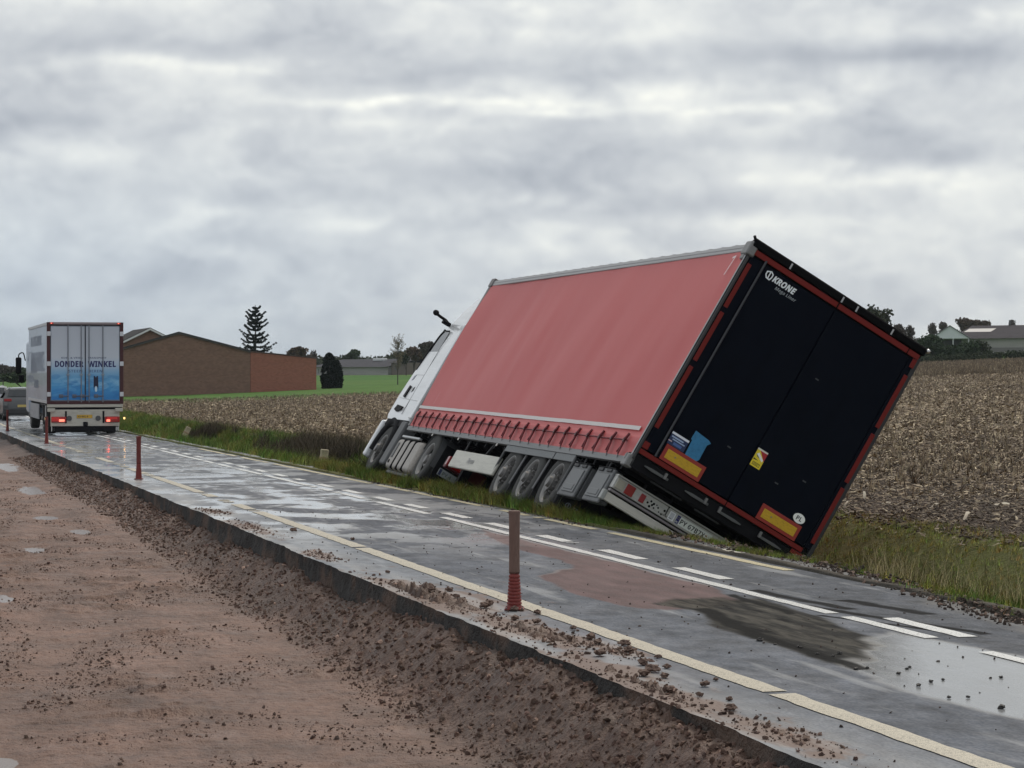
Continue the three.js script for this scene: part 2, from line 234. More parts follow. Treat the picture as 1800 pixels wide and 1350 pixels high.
    flush(); if (gs.length) part(name, flat(gs), m, road);
  };
  line('yellow_edge_line', 3, 28, 5.1, .08, yellow, .46, 1); line('yellow_edge_line', 28, 150, 5.1, .08, yellow, .16, 31);
  line('white_line', 14.3, 26, 7.17, .055, white, .42, 2); line('white_line', 26, 120, 7.17, .055, white, .24, 3); line('white_line', 9, 13.5, 7.16, .055, white, .4, 12);
  line('yellow_edge_line', 19.5, 60, 8.33, .055, old, .30, 4);
  for (let i = 0; i < 24; i++) { const e = 29.15 - (i - 0) * 2.27; if (e < 6) break; if (Math.abs(e - 17.7) < .6) continue; line('lane_dash', e - 1.25, e, 7.44, .07, white, .4, 20 + i); }
  for (let i = 1; i < 34; i++) { const e = 29.15 + i * 2.27; line('lane_dash', e - 1.25, e, 7.44, .07, white, .3, 60 + i); }
  for (let i = 0; i < 30; i++) { const e = 21.2 + i * 2.75; line('edge_dash', e, e + 1.5, 8.62, .06, mat([.52, .50, .42], .5), .25, 100 + i); }
}

// ---------------------------------------------------------------- dug-out strip beside the road
const basins = [[45, 3.05, 2.6, .42], [36.5, 2.75, 1.1, .34], [57, 3.25, 4, .45], [14.2, .86, .5, .26], [30.5, 2.2, .9, .26], [33.6, 3.05, .9, .26], [24.5, 1.45, .8, .25]];
function dirtH(s, w) {
  let pool = 0; for (const [a, e, rs, rw] of basins) { const p = (s - a) / rs, q = (w - e) / rw, z = p * p + q * q; if (z < 4) pool = Math.max(pool, Math.exp(-z * 1.4)); }
  const d = dip(s), level = lerp(-.52, -.34, smoothstep(s, 20, 42));
  const b = smoothstep(w + .16 * N2(s * .5, 4.4, 3), 3.6, 4.33), lip = smoothstep(s, 12, 19) * (1 - smoothstep(s, 19, 21));
  let y = lerp(level, lerp(-.10, -.22, smoothstep(s, 13.5, 19)) + .12 * N2(s * .45, 1.7, 3), b * b * .5 + b * .5);
  if (w > 4.4) y = lerp(y, -.07, smoothstep(w, 4.4, 4.46));
  let m = 0; for (const [a, e, rs, rw, h] of mounds) { const p = (s - a) / rs, q = (w - e) / rw; if (p * p + q * q < 8) m += h * Math.exp(-(p * p + q * q)); }
  const near = s < 60;
  const rut = .018 * N2(s * 1.1, w * 3.2, 3) + .03 * N2(s * .25, w * .8, 2);
  const rough = smoothstep(N2(s * .55 + 2, w * .9, 3), -.15, .25);
  const lumps = near ? (.5 + .5 * b) * (.034 * Math.abs(N2(s * 4, w * 7, 3)) * 2 + .03 * N2(s * 9, w * 11, 3, .6)) + rough * (1 - b) * .15 * Math.max(0, N2(s * 4.6, w * 1.7 + 5, 3) - .03) : .02 * N2(s * 2, w * 3, 2);
  const bank = b * (1 - smoothstep(w, 4.36, 4.42)) * (.07 * N2(s * 2.2, w * 3, 3) + (near ? .05 * Math.abs(N2(s * 7, w * 9, 2)) : 0));
  return d + y + m * (.30 + 1.1 * Math.abs(N2(s * 9, w * 9, 3))) + (w < 4.4 ? (rut + lumps * .7) * (1 - .75 * pool) + bank - .05 * pool + .016 * pool * N2(s * 2.2, w * 3.1, 3) : 0);
}
{
  const ws = []; for (let w = -40; w < -1; w += 1.5) ws.push(w); for (let w = -.5; w < .8; w += .1) ws.push(w); for (let w = .8; w < 5.15; w += .026) ws.push(w);
  const ss = []; for (let s = -30; s < 8; s += 1) ss.push(s); for (let s = 8; s < 32; s += .038) ss.push(s); for (let s = 32; s < 60; s += .1) ss.push(s); for (let s = 60; s < 120; s += .4) ss.push(s); for (let s = 120; s < 420; s += 6) ss.push(s);
  const g = gridGeo(ws.length - 1, ss.length - 1, (u, v, i, j) => at(ss[j], ws[i], dirtH(ss[j], ws[i])), (u, v, i, j) => {
    const s = ss[j], w = ws[i], b = smoothstep(w + .3 * N2(s * .8, w, 4), 3.4, 4.0), n = .85 + .5 * N2(s * 1.2, w * 2.4, 4), t = clamp(.5 + 1.3 * N2(s * .3, w * .8 + 8, 3), 0, 1), dk = smoothstep(N2(s * 3.4, w * 3 + 5, 5, .65) + .4 * N2(s * .55 + 2, w * .9, 3), .06, .26);
    const c = [lerp(.150, .205, t), lerp(.084, .118, t), lerp(.060, .086, t)], e = [.104, .063, .047], f = [.092, .048, .035];
    return c.map((v, k) => lerp(lerp(v, e[k], b * .85), f[k], dk * .5) * n);
  }, (u, v, i, j) => [ss[j] / 1.1, ws[i] / 1.1]);
  solo('bare_earth', g, mat([1, 1, 1], .62, { vertexColors: true, map: rep(T_grime, 1), roughnessMap: rep(T_roughA, .37), bumpMap: rep(T_bumpA, 1.7), bumpScale: .05, specularIntensity: .6 }), 'reddish brown churned earth of the dug-out strip beside the road', 'earth', null, 'structure');
  // rain standing in the hollows: level water, the earth sets its outline
  const spots = basins;
  const wm = mat([.13, .088, .066], .2, { ior: 1.33 });
  spots.forEach(([s, w, ls, lw], i) => {
    let lo = 9, sum = 0, k = 0; for (let a = -1; a <= 1; a += .1) for (let b = -1; b <= 1; b += .2) { const y = dirtH(s + a * ls, w + b * lw); lo = Math.min(lo, y); sum += y; k++; }
    const y = lerp(lo, sum / k, .55);
    const p = gridGeo(8, 16, (u, v) => at(s + (v * 2 - 1) * ls, w + (u * 2 - 1) * lw, y));
    solo('puddle', p, wm, ['long rain puddle in the ruts of the bare earth, farther along', 'small rain puddle in the bare earth below the road edge', 'farthest rain puddle on the bare earth near the passing lorry', 'rain puddle at the edge of the bare earth, widest one', 'thin rain puddle between lumps of bare earth', 'thin rain puddle in a rut, beside the cut road edge', 'narrow rain puddle in trodden bare earth'][i], 'puddle', 'rain puddles on the bare earth', 'structure');
  });
}
// clods: one lumpy shape in a few variants
function clodGeo(seed, det = 2) { const g = new THREE.IcosahedronGeometry(1, det), p = g.attributes.position, v = V(0, 0, 0); for (let i = 0; i < p.count; i++) { v.fromBufferAttribute(p, i); const k = .78 + .85 * fbm3(v.x * 1.3 + seed, v.y * 1.3, v.z * 1.3, 3) + .22 * perlin.noise(v.x * 4, v.y * 4 + seed, v.z * 4); p.setXYZ(i, v.x * k, v.y * k * .58, v.z * k); } g.computeVertexNormals(); return g; }
const M_clod = mat([.135, .084, .064], .8, { map: T_grime, bumpMap: T_bumpA, bumpScale: .01 });
const clodKinds = [1.3, 5.7, 9.2, 14.8].map((s) => clodGeo(s)), clodLow = [2.2, 7.4, 11.9].map((s) => clodGeo(s, 1));
{
  const R = rng(5), place = (list, geos, name, label, m) => geos.forEach((g, gi) => {
    const mine = list.filter((_, i) => i % geos.length === gi), im = new THREE.InstancedMesh(g, m, mine.length), o = new THREE.Object3D(), c = new THREE.Color();
    mine.forEach(([x, y, z, r, t], i) => { o.position.set(x, y, z); o.rotation.set(R() * 6, R() * 6, R() * 6); o.scale.set(r * (.7 + R() * .7), r * (.6 + R() * .6), r * (.7 + R() * .7)); o.updateMatrix(); im.setMatrixAt(i, o.matrix); im.setColorAt(i, c.setRGB(...t)); });
    im.name = numbered(name); im.castShadow = im.receiveShadow = true; tag(im, label, 'clods', null, 'stuff'); scene.add(im);
  });
  const list = [], tone = () => { const k = .6 + R() * .9, q = R(); return q < .035 ? [3.2, 3.4, 3.5] : q < .12 ? [1.5 * k, 1.6 * k, 1.65 * k] : [k, k * (.92 + R() * .1), k * (.9 + R() * .12)]; };
  for (let i = 0; i < 15000; i++) { const s = 9 + 55 * Math.pow(R(), 1.6), w = 3.6 + .76 * Math.pow(R(), .7), r = .005 + .022 * Math.pow(R(), 3.4) + (s > 30 ? .005 : 0); list.push([...at(s, w, dirtH(s, w) + r * .25), r, tone()]); }
  for (let i = 0; i < 70000; i++) { const s = 9 + 40 * Math.pow(R(), 1.5), w = -.5 + 4.4 * R(), q = N2(s * .9, w * 1.5, 4); if (q < -.06 + .2 * R()) continue; const r = .003 + .007 * R() * R() + .016 * Math.pow(R(), 9); list.push([...at(s, w, dirtH(s, w) + r * .2), r, tone()]); }
  for (let i = 0; i < 2200; i++) { const q = mounds[Math.floor(R() * 11)], s = q[0] + (R() + R() - 1) * q[2] * 1.7, w = q[1] + (R() + R() - 1) * q[3] * 1.8; if (w < 4.35) continue; const r = .004 + .016 * Math.pow(R(), 3.2); list.push([...at(s, w, Math.max(dirtH(s, w), dip(s)) + r * .3), r, tone()]); }
  place(list, clodLow, 'loose_earth', 'crumbled reddish brown earth heaped along the cut road edge', M_clod);
  // dark crumbs and gravel along the right hand edge and on the lane
  const crumbs = [];
  for (let i = 0; i < 5200; i++) { const s = 9 + 30 * Math.pow(R(), 1.6), w = roadR(s) + (R() + R() + R() - 1.5) * .22 - .02, r = .006 + .02 * Math.pow(R(), 2.5); crumbs.push([...at(s, w, Math.max(dip(s), w > roadR(s) ? land(s, w) : -9) + r * .3), r, R() < .3 ? [1.6, 1.7, 1.7] : [.45, .5, .5]]); }
  for (let i = 0; i < 500; i++) { const s = 9 + 22 * R(), w = 4.45 + 4 * R(), r = .004 + .008 * R(); crumbs.push([...at(s, w, dip(s) + r * .3), r, [.4, .4, .42]]); }
  place(crumbs, clodLow.slice(0, 2), 'gravel', 'dark crumbs and grit strewn along the ragged verge side of the road', M_clod);
  // the clods that can be picked out one by one
  const big = [[16.8, 4.89, .05], [17.26, 4.82, .055], [16.55, 5.0, .045], [17.1, 4.74, .06], [17.5, 4.66, .05], [17.9, 4.72, .045], [14.88, 4.88, .055], [14.5, 5.0, .05], [14.14, 4.9, .05], [14.6, 4.84, .045], [13.49, 4.77, .055], [13.17, 4.72, .06], [13.3, 4.86, .035], [12.47, 4.79, .045], [12.9, 4.7, .04], [11.55, 4.59, .05], [11.9, 4.72, .03], [12.1, 4.62, .035], [18.46, 4.81, .045], [18.04, 4.55, .05], [18.9, 4.75, .04], [20.3, 4.7, .035], [24.47, 5.24, .04], [26.03, 4.86, .06], [15.5, 4.95, .035], [15.9, 4.8, .05], [16.2, 4.72, .045], [13.8, 4.98, .03], [12.7, 4.95, .025], [14.0, 4.65, .06], [13.0, 4.6, .055], [12.3, 4.52, .05]];
  big.forEach(([s, w, r], i) => { const o = solo('mud_clod', clodKinds[i % 4], M_clod, 'reddish brown mud clod lying on the wet strip outside the yellow line', 'clod', 'mud clods beside the yellow line'); const y = Math.max(dip(s), dirtH(s, w)); o.position.set(...at(s, w, y + r * .45)); o.rotation.y = R() * 6; o.scale.setScalar(r * .78); o.scale.x *= .8 + R() * .6; });
  const M_lump = mat([.035, .033, .032], .7, { map: T_grime });
  for (let i = 0; i < 30; i++) { const s = 10.5 + 4 * R(), w = 5.95 + .8 * Math.pow(R(), 1.4), r = .013 + .017 * R() * R(); const o = solo('mud_lump', clodKinds[i % 4], M_lump, 'small dark mud lump on the pale wet film between the wheel tracks', 'mud lump', 'dark lumps on the wet lane'); o.position.set(...at(s, w, dip(s) + r * .5)); o.rotation.y = R() * 6; o.scale.setScalar(r); }
}
// ---------------------------------------------------------------- marker posts along the cut edge
{
  const red = mat([.20, .028, .022], .55, { map: rep(T_grime, 2) }), mud = mat([.17, .105, .085], .8, { map: rep(T_grime, 3), bumpMap: rep(T_bumpA, 3), bumpScale: .004 }), darkred = mat([.15, .028, .024], .7, { map: rep(T_grime, 2) }), black = mat([.03, .028, .028], .7);
  const make = (s, w, h, upper, label) => {
    const t = thing('marker_post', label, 'post', at(s, w, dip(s) + .004), s * 1.3, 'red marker posts along the cut road edge');
    const pr = [[.0, 0], [.062, 0], [.062, .012]]; for (let i = 0; i < 10; i++) { const y = .014 + i * .026, r = .059 - i * .0017; pr.push([r, y], [r, y + .017], [r - .007, y + .019], [r - .007, y + .025]); } pr.push([.040, .285], [.0, .285]);
    part('ribbed_foot', new THREE.LatheGeometry(pr.map(([a, b]) => new THREE.Vector2(a, b)), 28), red, t);
    part('tube', new THREE.LatheGeometry([[0, .28], [.041, .28], [.042, .3], [.0405, h * .6], [.043, h - .03], [.046, h - .025], [.046, h - .004], [.04, h], [0, h + .002]].map(([a, b]) => new THREE.Vector2(a, b)), 28), upper, t);
    part('base_plate', J(bx(-.075, .075, 0, .012, -.075, .075, .004)), red, t);
    for (const [x, z] of [[-.062, -.062], [.062, -.062], [-.062, .062], [.062, .062]]) part('bolt', rod([x, .010, z], [x, .02, z], .008, 6), mat([.2, .2, .2], .5, { metalness: .6 }), t);
    return t;
  };
  make(16.9, 4.92, .765, mud, 'red post with a ribbed foot and a mud-caked brown tube, among clods');
  make(41.1, 4.70, .775, darkred, 'dark red slim post standing alone on the road strip past the mud heaps');
  make(66.7, 4.82, .775, darkred, 'dark red post beside the rear wheels of the box lorry');
  make(85.0, 4.66, .775, darkred, 'farthest dark post, in front of the grey car');
}

// ---------------------------------------------------------------- shared vehicle pieces
const MV = {
  tyre: mat([.035, .035, .034], .8, { map: rep(T_grime, 3), bumpMap: rep(T_bumpA, 4), bumpScale: .004 }), rim: mat([.24, .235, .23], .5, { metalness: .35, map: rep(T_grime, 2) }), hub: mat([.16, .155, .15], .5, { metalness: .3 }), hole: mat([.012, .012, .012], .9),
  black: mat([.007, .007, .009], .7, { specularIntensity: .3 }), plastic: mat([.028, .029, .032], .6, { map: rep(T_grime, 1.2) }), greyplastic: mat([.085, .088, .092], .55, { map: rep(T_grime, 1.5) }), steel: mat([.22, .22, .22], .45, { metalness: .5, map: rep(T_grime, 1.5) }), alu: mat([.50, .51, .52], .38, { metalness: .45, map: rep(T_grime, .8) }),
  white: mat([.80, .82, .84], .22, { clearcoat: .6, clearcoatRoughness: .12, map: rep(T_grime, .35) }), glass: mat([.02, .024, .028], .03, { ior: 1.6 }), cream: mat([.60, .58, .52], .5, { map: rep(T_grime, .9) }), redlamp: mat([.32, .012, .012], .2, { clearcoat: .8, clearcoatRoughness: .08 }), amber: mat([.55, .20, .02], .25, { clearcoat: .5 }),
  tape: mat([.17, .016, .013], .55, { specularIntensity: .4 }), chrome: mat([.6, .6, .6], .25, { metalness: .8 }),
};
function wheel(parent, x, y, z, R, width, side, twin) {      // axle along x; side -1: outer face towards -x
  const g = new THREE.Group(); g.name = 'wheel'; g.position.set(x, y, z); parent.add(g);
  const h = width / 2, ri = R * .56, turn = (geo) => geo.rotateZ(Math.PI / 2);
  const prof = (o) => [[ri, -h * .86 + o], [ri * 1.06, -h * .98 + o], [R * .86, -h * 1.03 + o], [R * .955, -h * .93 + o], [R * .99, -h * .78 + o], [R, -h * .5 + o], [R * .985, -h * .46 + o], [R * .985, -h * .40 + o], [R, -h * .36 + o], [R, -h * .06 + o], [R * .985, -h * .03 + o], [R * .985, h * .03 + o], [R, h * .06 + o], [R, h * .36 + o], [R * .985, h * .40 + o], [R * .985, h * .46 + o], [R, h * .5 + o], [R * .99, h * .78 + o], [R * .955, h * .93 + o], [R * .86, h * 1.03 + o], [ri * 1.06, h * .98 + o], [ri, h * .86 + o], [ri, -h * .86 + o]];
  const tyres = [turn(new THREE.LatheGeometry(prof(0).map(([a, b]) => new THREE.Vector2(a, b)), 40))];
  if (twin) tyres.push(turn(new THREE.LatheGeometry(prof(0).map(([a, b]) => new THREE.Vector2(a, b)), 40)).translate(-side * width * 1.12, 0, 0));
  part('tyre', flat(tyres), MV.tyre, g);
  const depth = twin ? -.09 : -.02, sh = new THREE.Shape(); sh.absarc(0, 0, ri * 1.0, 0, 7, false);
  for (let i = 0; i < 10; i++) { const a = i / 10 * Math.PI * 2, p = new THREE.Path(); p.absarc(Math.cos(a) * ri * .72, Math.sin(a) * ri * .72, ri * .125, 0, 7, true); sh.holes.push(p); }
  const disc = new THREE.ExtrudeGeometry(sh, { depth: .02, bevelEnabled: false, curveSegments: 20 }).rotateY(side * Math.PI / 2).translate(side * (h * .86 + depth), 0, 0);
  const lip = new THREE.LatheGeometry([[ri * .9, h * .55], [ri * .93, h * .8], [ri * 1.02, h * .97], [ri * 1.07, h * .99], [ri * 1.06, h * .93]].map(([a, b]) => new THREE.Vector2(a, b)), 36); turn(lip); if (side > 0) lip.rotateY(Math.PI);
  part('rim', J(disc, lip), MV.rim, g);
  const e = side * (h * .86 + depth);
  part('hub', J(rod([e, 0, 0], [e + side * .07, 0, 0], ri * .42, 20), rod([e + side * .07, 0, 0], [e + side * .11, 0, 0], ri * .30, 20, ri * .26), ...Array.from({ length: 10 }, (_, i) => { const a = (i + .5) / 10 * Math.PI * 2, r = ri * .53; return rod([e, Math.sin(a) * r, Math.cos(a) * r], [e + side * .045, Math.sin(a) * r, Math.cos(a) * r], .016, 6); })), MV.hub, g);
  part('brake_drum', rod([e - side * .22, 0, 0], [e - side * .03, 0, 0], ri * .88, 20), MV.hole, g);
  return g;
}
function decal(name, w, h, tex, parent, pos, rot, rough = .5, clear = true) { const m = new THREE.MeshPhysicalMaterial({ map: tex, roughness: rough }); if (clear) m.alphaTest = .5; const o = part(name, new THREE.PlaneGeometry(w, h), m, parent); o.position.set(...pos); if (rot) o.rotation.set(...rot); return o; }
const tb = (x0, x1, y0, y1, f0, f1, r) => bx(x0, x1, y0, y1, -f1, -f0, r);      // f: metres forward of the tail

// the lean of the crashed lorry: right, up and back axes of its frame
const lean = new THREE.Matrix4().makeBasis(V(.8322, -.5136, -.2088), V(.4994, .858, -.1201), V(.2408, -.0043, .9706)).setPosition(1.496, .892, -27.198);
function leaning(name, label, category) { const g = new THREE.Group(); g.name = numbered(name); lean.decompose(g.position, g.quaternion, g.scale); g.scale.set(1, 1, 1); tag(g, label, category); scene.add(g); return g; }

// ---------------------------------------------------------------- the curtain-sided trailer
{
  const t = leaning('semi_trailer', 'red curtain-sided trailer with a black rear, tipped sideways into the ditch', 'trailer');
  const H = 2.92, W = 2.55, L = 13.6;
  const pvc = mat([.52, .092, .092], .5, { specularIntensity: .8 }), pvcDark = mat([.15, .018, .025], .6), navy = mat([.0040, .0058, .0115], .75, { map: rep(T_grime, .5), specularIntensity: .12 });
  // curtain: taut sheet with long folds, hem tucked in behind the buckles
  const cur = gridGeo(300, 44, (u, v) => {
    const f = lerp(.075, L - .14, u), y = v < .25 ? lerp(-.085, .21, v / .25) : lerp(.21, 2.80, (v - .25) / .75);
    const mid = Math.sin(clamp((y - .1) / 2.6, 0, 1) * Math.PI);
    let x = -.012 - .022 * mid - (.055 * N2(f * .55 + y * .18, y * .16 + 3, 2) + .016 * N2(f * 1.1 - y * .2, y * .1 + 8, 2)) * (0.35 + mid) - .0025 * N2(f * 2.6, y * .25, 2);
    if (y < .21) { const k = smoothstep(.21 - y, 0, .29), ph = (f - .45) / .555; x += -.020 * smoothstep(y, .02, .12) + .034 * k - .028 * k * Math.pow(Math.abs(Math.sin(ph * Math.PI)), .7) * (f > 6.5 ? 1.5 : .8); }
    return [x, y, -f];
  }, null, (u, v) => [u * 13.3, v * 2.8]);
  part('side_curtain', cur, pvc, t, 'red side curtain with soft upright folds');
  part('far_curtain', gridGeo(40, 8, (u, v) => [W + .012, lerp(-.08, 2.745, v), -lerp(L - .14, .2, u)]), pvc, t);
  part('hem_fold_shade', pipe(Array.from({ length: 60 }, (_, i) => { const f = lerp(.5, L - .3, i / 59); return [-.042 - .01 * N2(f * 2, 1, 2), .105 + .02 * N2(f * .9, 4, 2), -f]; }), .009, 180, 5), pvcDark, t);  // dark tube added along the hem, stands in for the shadow of the fold
  part('reflective_band', gridGeo(120, 1, (u, v) => { const f = lerp(.27, L - .12, u), y = lerp(.262, .318, v); return [-.026 - .018 * N2(f * .85 + y * .12, y * .12 + 3, 3) * .4 - .007 * N2(f * 2.6, y * .25, 2) - .009, y, -f]; }), mat([.62, .58, .57], .5), t, 'pale reflective band along the curtain');
  for (let i = 0; i < 24; i++) {
    const f = .52 + i * .548, sl = i % 2 ? .05 : -.02, x = -.05;
    const st = part('strap', J(rod([x, .20, -f + .02], [x - .006, .10, -f - .02], .016, 5, .02), rod([x - .004, .10, -f - .02], [x + .012, -.085, -f - .02 + sl], .017, 5, .012), rod([x - .002, .04, -f - .015], [x + .006, -.06, -f - .09 + sl], .011, 5)), pvcDark, t);
    part('buckle', tb(x - .022, x + .004, .075, .135, f - .005, f + .045, .006), mat([.06, .012, .014], .4, { metalness: .2 }), st);
    part('hook', rod([x + .012, -.08, -f - .02 + sl], [x + .03, -.13, -f - .02 + sl], .008, 5), MV.steel, st);
  }
  decal('curtain_mark', .14, .30, canvasTex(128, 256, (g, w, h) => { g.strokeStyle = '#d9cfd0'; g.lineWidth = 22; g.beginPath(); g.moveTo(14, 40); g.lineTo(100, 26); g.lineTo(52, 250); g.stroke(); }), t, [-.05, 2.60, -.36], [0, -Math.PI / 2, 0]);
  decal('curtain_mark', .10, .28, canvasTex(64, 128, (g) => { g.strokeStyle = '#c98d94'; g.lineWidth = 9; g.beginPath(); g.moveTo(20, 4); g.lineTo(36, 124); g.stroke(); }), t, [-.062, .47, -12.35], [0, -Math.PI / 2, 0]);
  // frame
  part('roof', gridGeo(54, 6, (u, v) => { const f = lerp(.02, L - .02, u), x = lerp(.015, W - .015, v); return [x, H + .012 + .012 * Math.abs(Math.sin(u * 27 * Math.PI)) * 1 + .02 * Math.sin(v * Math.PI), -f]; }), mat([.66, .68, .70], .5, { map: rep(T_grime, .4) }), t);
  part('roof_rail', J(tb(-.03, .03, 2.80, 2.905, .16, L - .10, .012), tb(-.036, -.028, 2.85, 2.856, .2, L - .15)), mat([.40, .40, .405], .45, { metalness: .3, map: rep(T_grime, .7) }), t);
  part('roof_rail', tb(W - .03, W + .03, 2.755, 2.905, .16, L - .10, .012), MV.alu, t);
  part('front_wall', tb(.02, W - .02, -.05, 2.9, L - .1, L - .02, .02), MV.alu, t);
  part('front_post', J(tb(-.035, .05, -.1, 2.90, L - .14, L, .02), tb(-.05, .06, 2.78, 2.95, L - .22, L + .03, .02)), mat([.16, .15, .15], .5, { metalness: .3 }), t);
  part('side_rave', tb(-.022, .04, -.175, -.09, .12, L - .05, .008), mat([.20, .205, .21], .5, { metalness: .3, map: rep(T_grime, 1.5) }), t);
  part('side_rave', tb(W - .04, W + .022, -.175, -.09, .12, L - .05, .008), MV.greyplastic, t);
  part('floor', tb(.04, W - .04, -.16, -.06, .05, L - .05), MV.black, t);
  part('curtain_pole', rod([-.022, -.10, -.06], [-.022, 2.78, -.06], .010, 8), MV.alu, t);
  part('corner_post', J(tb(-.012, .02, -.1, 2.82, .0, .05, .006)), mat([.035, .035, .038], .6), t);
  part('corner_post', tb(W - .03, W + .03, -.1, 2.82, .0, .13, .012), MV.plastic, t);
  part('corner_casting', J(tb(-.06, .06, 2.74, 2.93, -.02, .2, .025), tb(-.045, .02, 2.68, 2.76, .06, .18, .02)), MV.steel, t);
  part('pole_ratchet', J(tb(-.06, .05, -.22, -.06, .02, .2, .02), rod([-.05, -.14, -.12], [-.05, -.06, -.12], .02, 8)), MV.steel, t);
  // rear: two doors, outer hinge panel, tape round the contour, header cover
  const z = .004;
  const door = (a, b, label) => part('rear_door', bx(a, b, .07, 2.765, -.05, z, .01), navy, t, label);
  door(.245, 1.285); door(1.295, 2.425); door(.03, .205); door(2.432, 2.52);
  part('lock_rod', rod([.225, .06, .012], [.225, 2.80, .012], .016, 8), mat([.055, .058, .066], .5, { metalness: .3 }), t);
  part('frame_backing', bx(-.02, W + .02, -.02, 2.93, -.08, -.045), MV.black, t);
  const tape = (a, b, c, d) => part('contour_tape', bx(a, b, c, d, z + .002, z + .012, .004), MV.tape, t);
  tape(.03, 1.28, 2.785, 2.855); tape(1.30, 2.36, 2.785, 2.855); tape(2.375, 2.535, 2.785, 2.855); tape(2.475, 2.535, 2.66, 2.778);
  for (const [a, b] of [[2.05, 2.66], [1.30, 1.98], [.36, 1.22]]) tape(.03, .088, a, b);
  for (const [a, b] of [[1.80, 2.55], [1.02, 1.71], [.16, .94]]) tape(2.472, 2.53, a, b);
  tape(.02, 1.285, -.008, .052); tape(1.30, 2.43, -.008, .052); tape(2.3, 2.52, -.075, -.02); tape(.02, .10, .07, .16);
  part('header_cover', J(bx(-.03, W + .03, 2.866, 2.965, -.10, .03, .02), rod([-.03, 2.965, -.02], [W + .05, 2.965, -.02], .016, 8)), mat([.005, .005, .006], .85, { specularIntensity: .15 }), t);
  for (const x of [.52, 1.30, 1.52, 2.06]) part('cover_strap', bx(x - .010, x + .010, 2.87, 2.945, .03, .036), MV.alu, t);
  part('end_cap', new THREE.SphereGeometry(.032, 12, 8).translate(W + .055, 2.955, -.01), MV.chrome, t);
  part('header_end', J(rod([-.02, 2.955, -.02], [-.06, 2.985, .0], .018, 8)), MV.black, t);
  for (const [a, b] of [[.275, .85], [1.70, 2.28]]) { const m = part('rear_marking_plate', bx(a, b, .062, .268, z, z + .02, .004), mat([.30, .026, .016], .5), t); part('yellow_field', bx(a + .045, b - .045, .105, .222, z + .02, z + .0225), mat([.60, .36, .015], .5, { map: rep(T_grime, 1.5) }), m); part('bolt', rod([a + .17, .17, z + .022], [a + .17, .17, z + .03], .009, 8), MV.steel, m); }
  decal('maker_lettering', .52, .30, canvasTex(832, 480, (g, w, h) => {
    g.strokeStyle = g.fillStyle = '#e3e9ec'; g.lineWidth = 26; g.lineJoin = 'round'; g.beginPath(); g.moveTo(40, 75); g.lineTo(120, 40); g.lineTo(175, 75); g.lineTo(175, 145); g.lineTo(150, 200); g.lineTo(75, 190); g.lineTo(40, 140); g.closePath(); g.stroke(); g.fillRect(96, 60, 24, 130);
    g.save(); g.translate(200, 190); g.transform(1, 0, -.18, 1, 0, 0); g.font = 'bold 170px sans-serif'; g.textBaseline = 'alphabetic'; g.scale(.92, 1); g.fillText('KRONE', 0, 0); g.strokeStyle = '#e3e9ec'; g.lineWidth = 9; g.strokeText('KRONE', 0, 0); g.restore();
    g.fillStyle = '#8f979c'; g.save(); g.translate(330, 300); g.transform(1, 0, -.2, 1, 0, 0); g.font = 'bold 92px sans-serif'; g.fillText('Mega Liner', 0, 0); g.restore();
  }), t, [.535, 2.60, z + .004]);
  decal('country_oval', .17, .125, canvasTex(256, 192, (g, w, h) => { g.fillStyle = '#f1f2ee'; g.beginPath(); g.ellipse(128, 96, 124, 92, 0, 0, 7); g.fill(); g.fillStyle = '#15171c'; g.font = 'bold 118px sans-serif'; g.textAlign = 'center'; g.fillText('PL', 128, 138); }), t, [2.19, .335, z + .024]);
  decal('warning_sticker', .145, .235, canvasTex(208, 336, (g, w, h) => { g.fillStyle = '#e6cf2e'; g.fillRect(0, 0, w, h); g.fillStyle = '#d8d6cc'; g.fillRect(0, 0, w, 30); g.fillStyle = '#a8202a'; g.beginPath(); g.moveTo(w, 30); g.lineTo(w, 180); g.lineTo(90, 60); g.lineTo(60, 30); g.fill(); g.fillStyle = '#f4f2ea'; g.beginPath(); g.moveTo(20, 120); g.lineTo(180, 200); g.lineTo(190, 160); g.lineTo(60, 70); g.fill(); g.fillStyle = '#15130f'; g.beginPath(); g.moveTo(10, 100); g.lineTo(120, 165); g.lineTo(60, 150); g.fill(); g.beginPath(); g.moveTo(10, 190); g.lineTo(110, 205); g.lineTo(12, 220); g.fill(); g.fillRect(30, 250, 148, 58); g.fillStyle = '#e6cf2e'; g.fillRect(38, 258, 132, 42); g.fillStyle = '#3a3510'; g.fillRect(46, 266, 116, 8); g.fillRect(46, 284, 96, 8); }), t, [1.375, .70, z + .004], null, .5, false);
  part('blue_patch', new THREE.ExtrudeGeometry((() => { const s = new THREE.Shape(); s.moveTo(.545, .27); s.lineTo(.70, .255); s.lineTo(.735, .30); s.lineTo(.73, .50); s.lineTo(.765, .545); s.lineTo(.72, .565); s.lineTo(.52, .585); s.lineTo(.515, .47); s.lineTo(.535, .46); s.closePath(); return s; })(), { depth: .002, bevelEnabled: false }).translate(-.01, 0, z + .004), mat([.028, .20, .40], .5, { map: rep(T_grime, 2) }), t, 'torn bright blue sticker patch');
  decal('white_blue_sticker', .24, .16, canvasTex(288, 192, (g) => { g.fillStyle = '#1d2f57'; g.fillRect(0, 0, 288, 192); g.fillStyle = '#e4e9f2'; g.fillRect(0, 0, 288, 34); g.fillStyle = '#9fb2cf'; g.fillRect(20, 56, 200, 22); g.fillRect(50, 92, 210, 18); g.fillStyle = '#4a67a0'; g.fillRect(90, 130, 140, 40); g.fillStyle = '#c9b3b8'; g.fillRect(0, 132, 60, 16); }), t, [.385, .355, z + .004], null, .5, false);
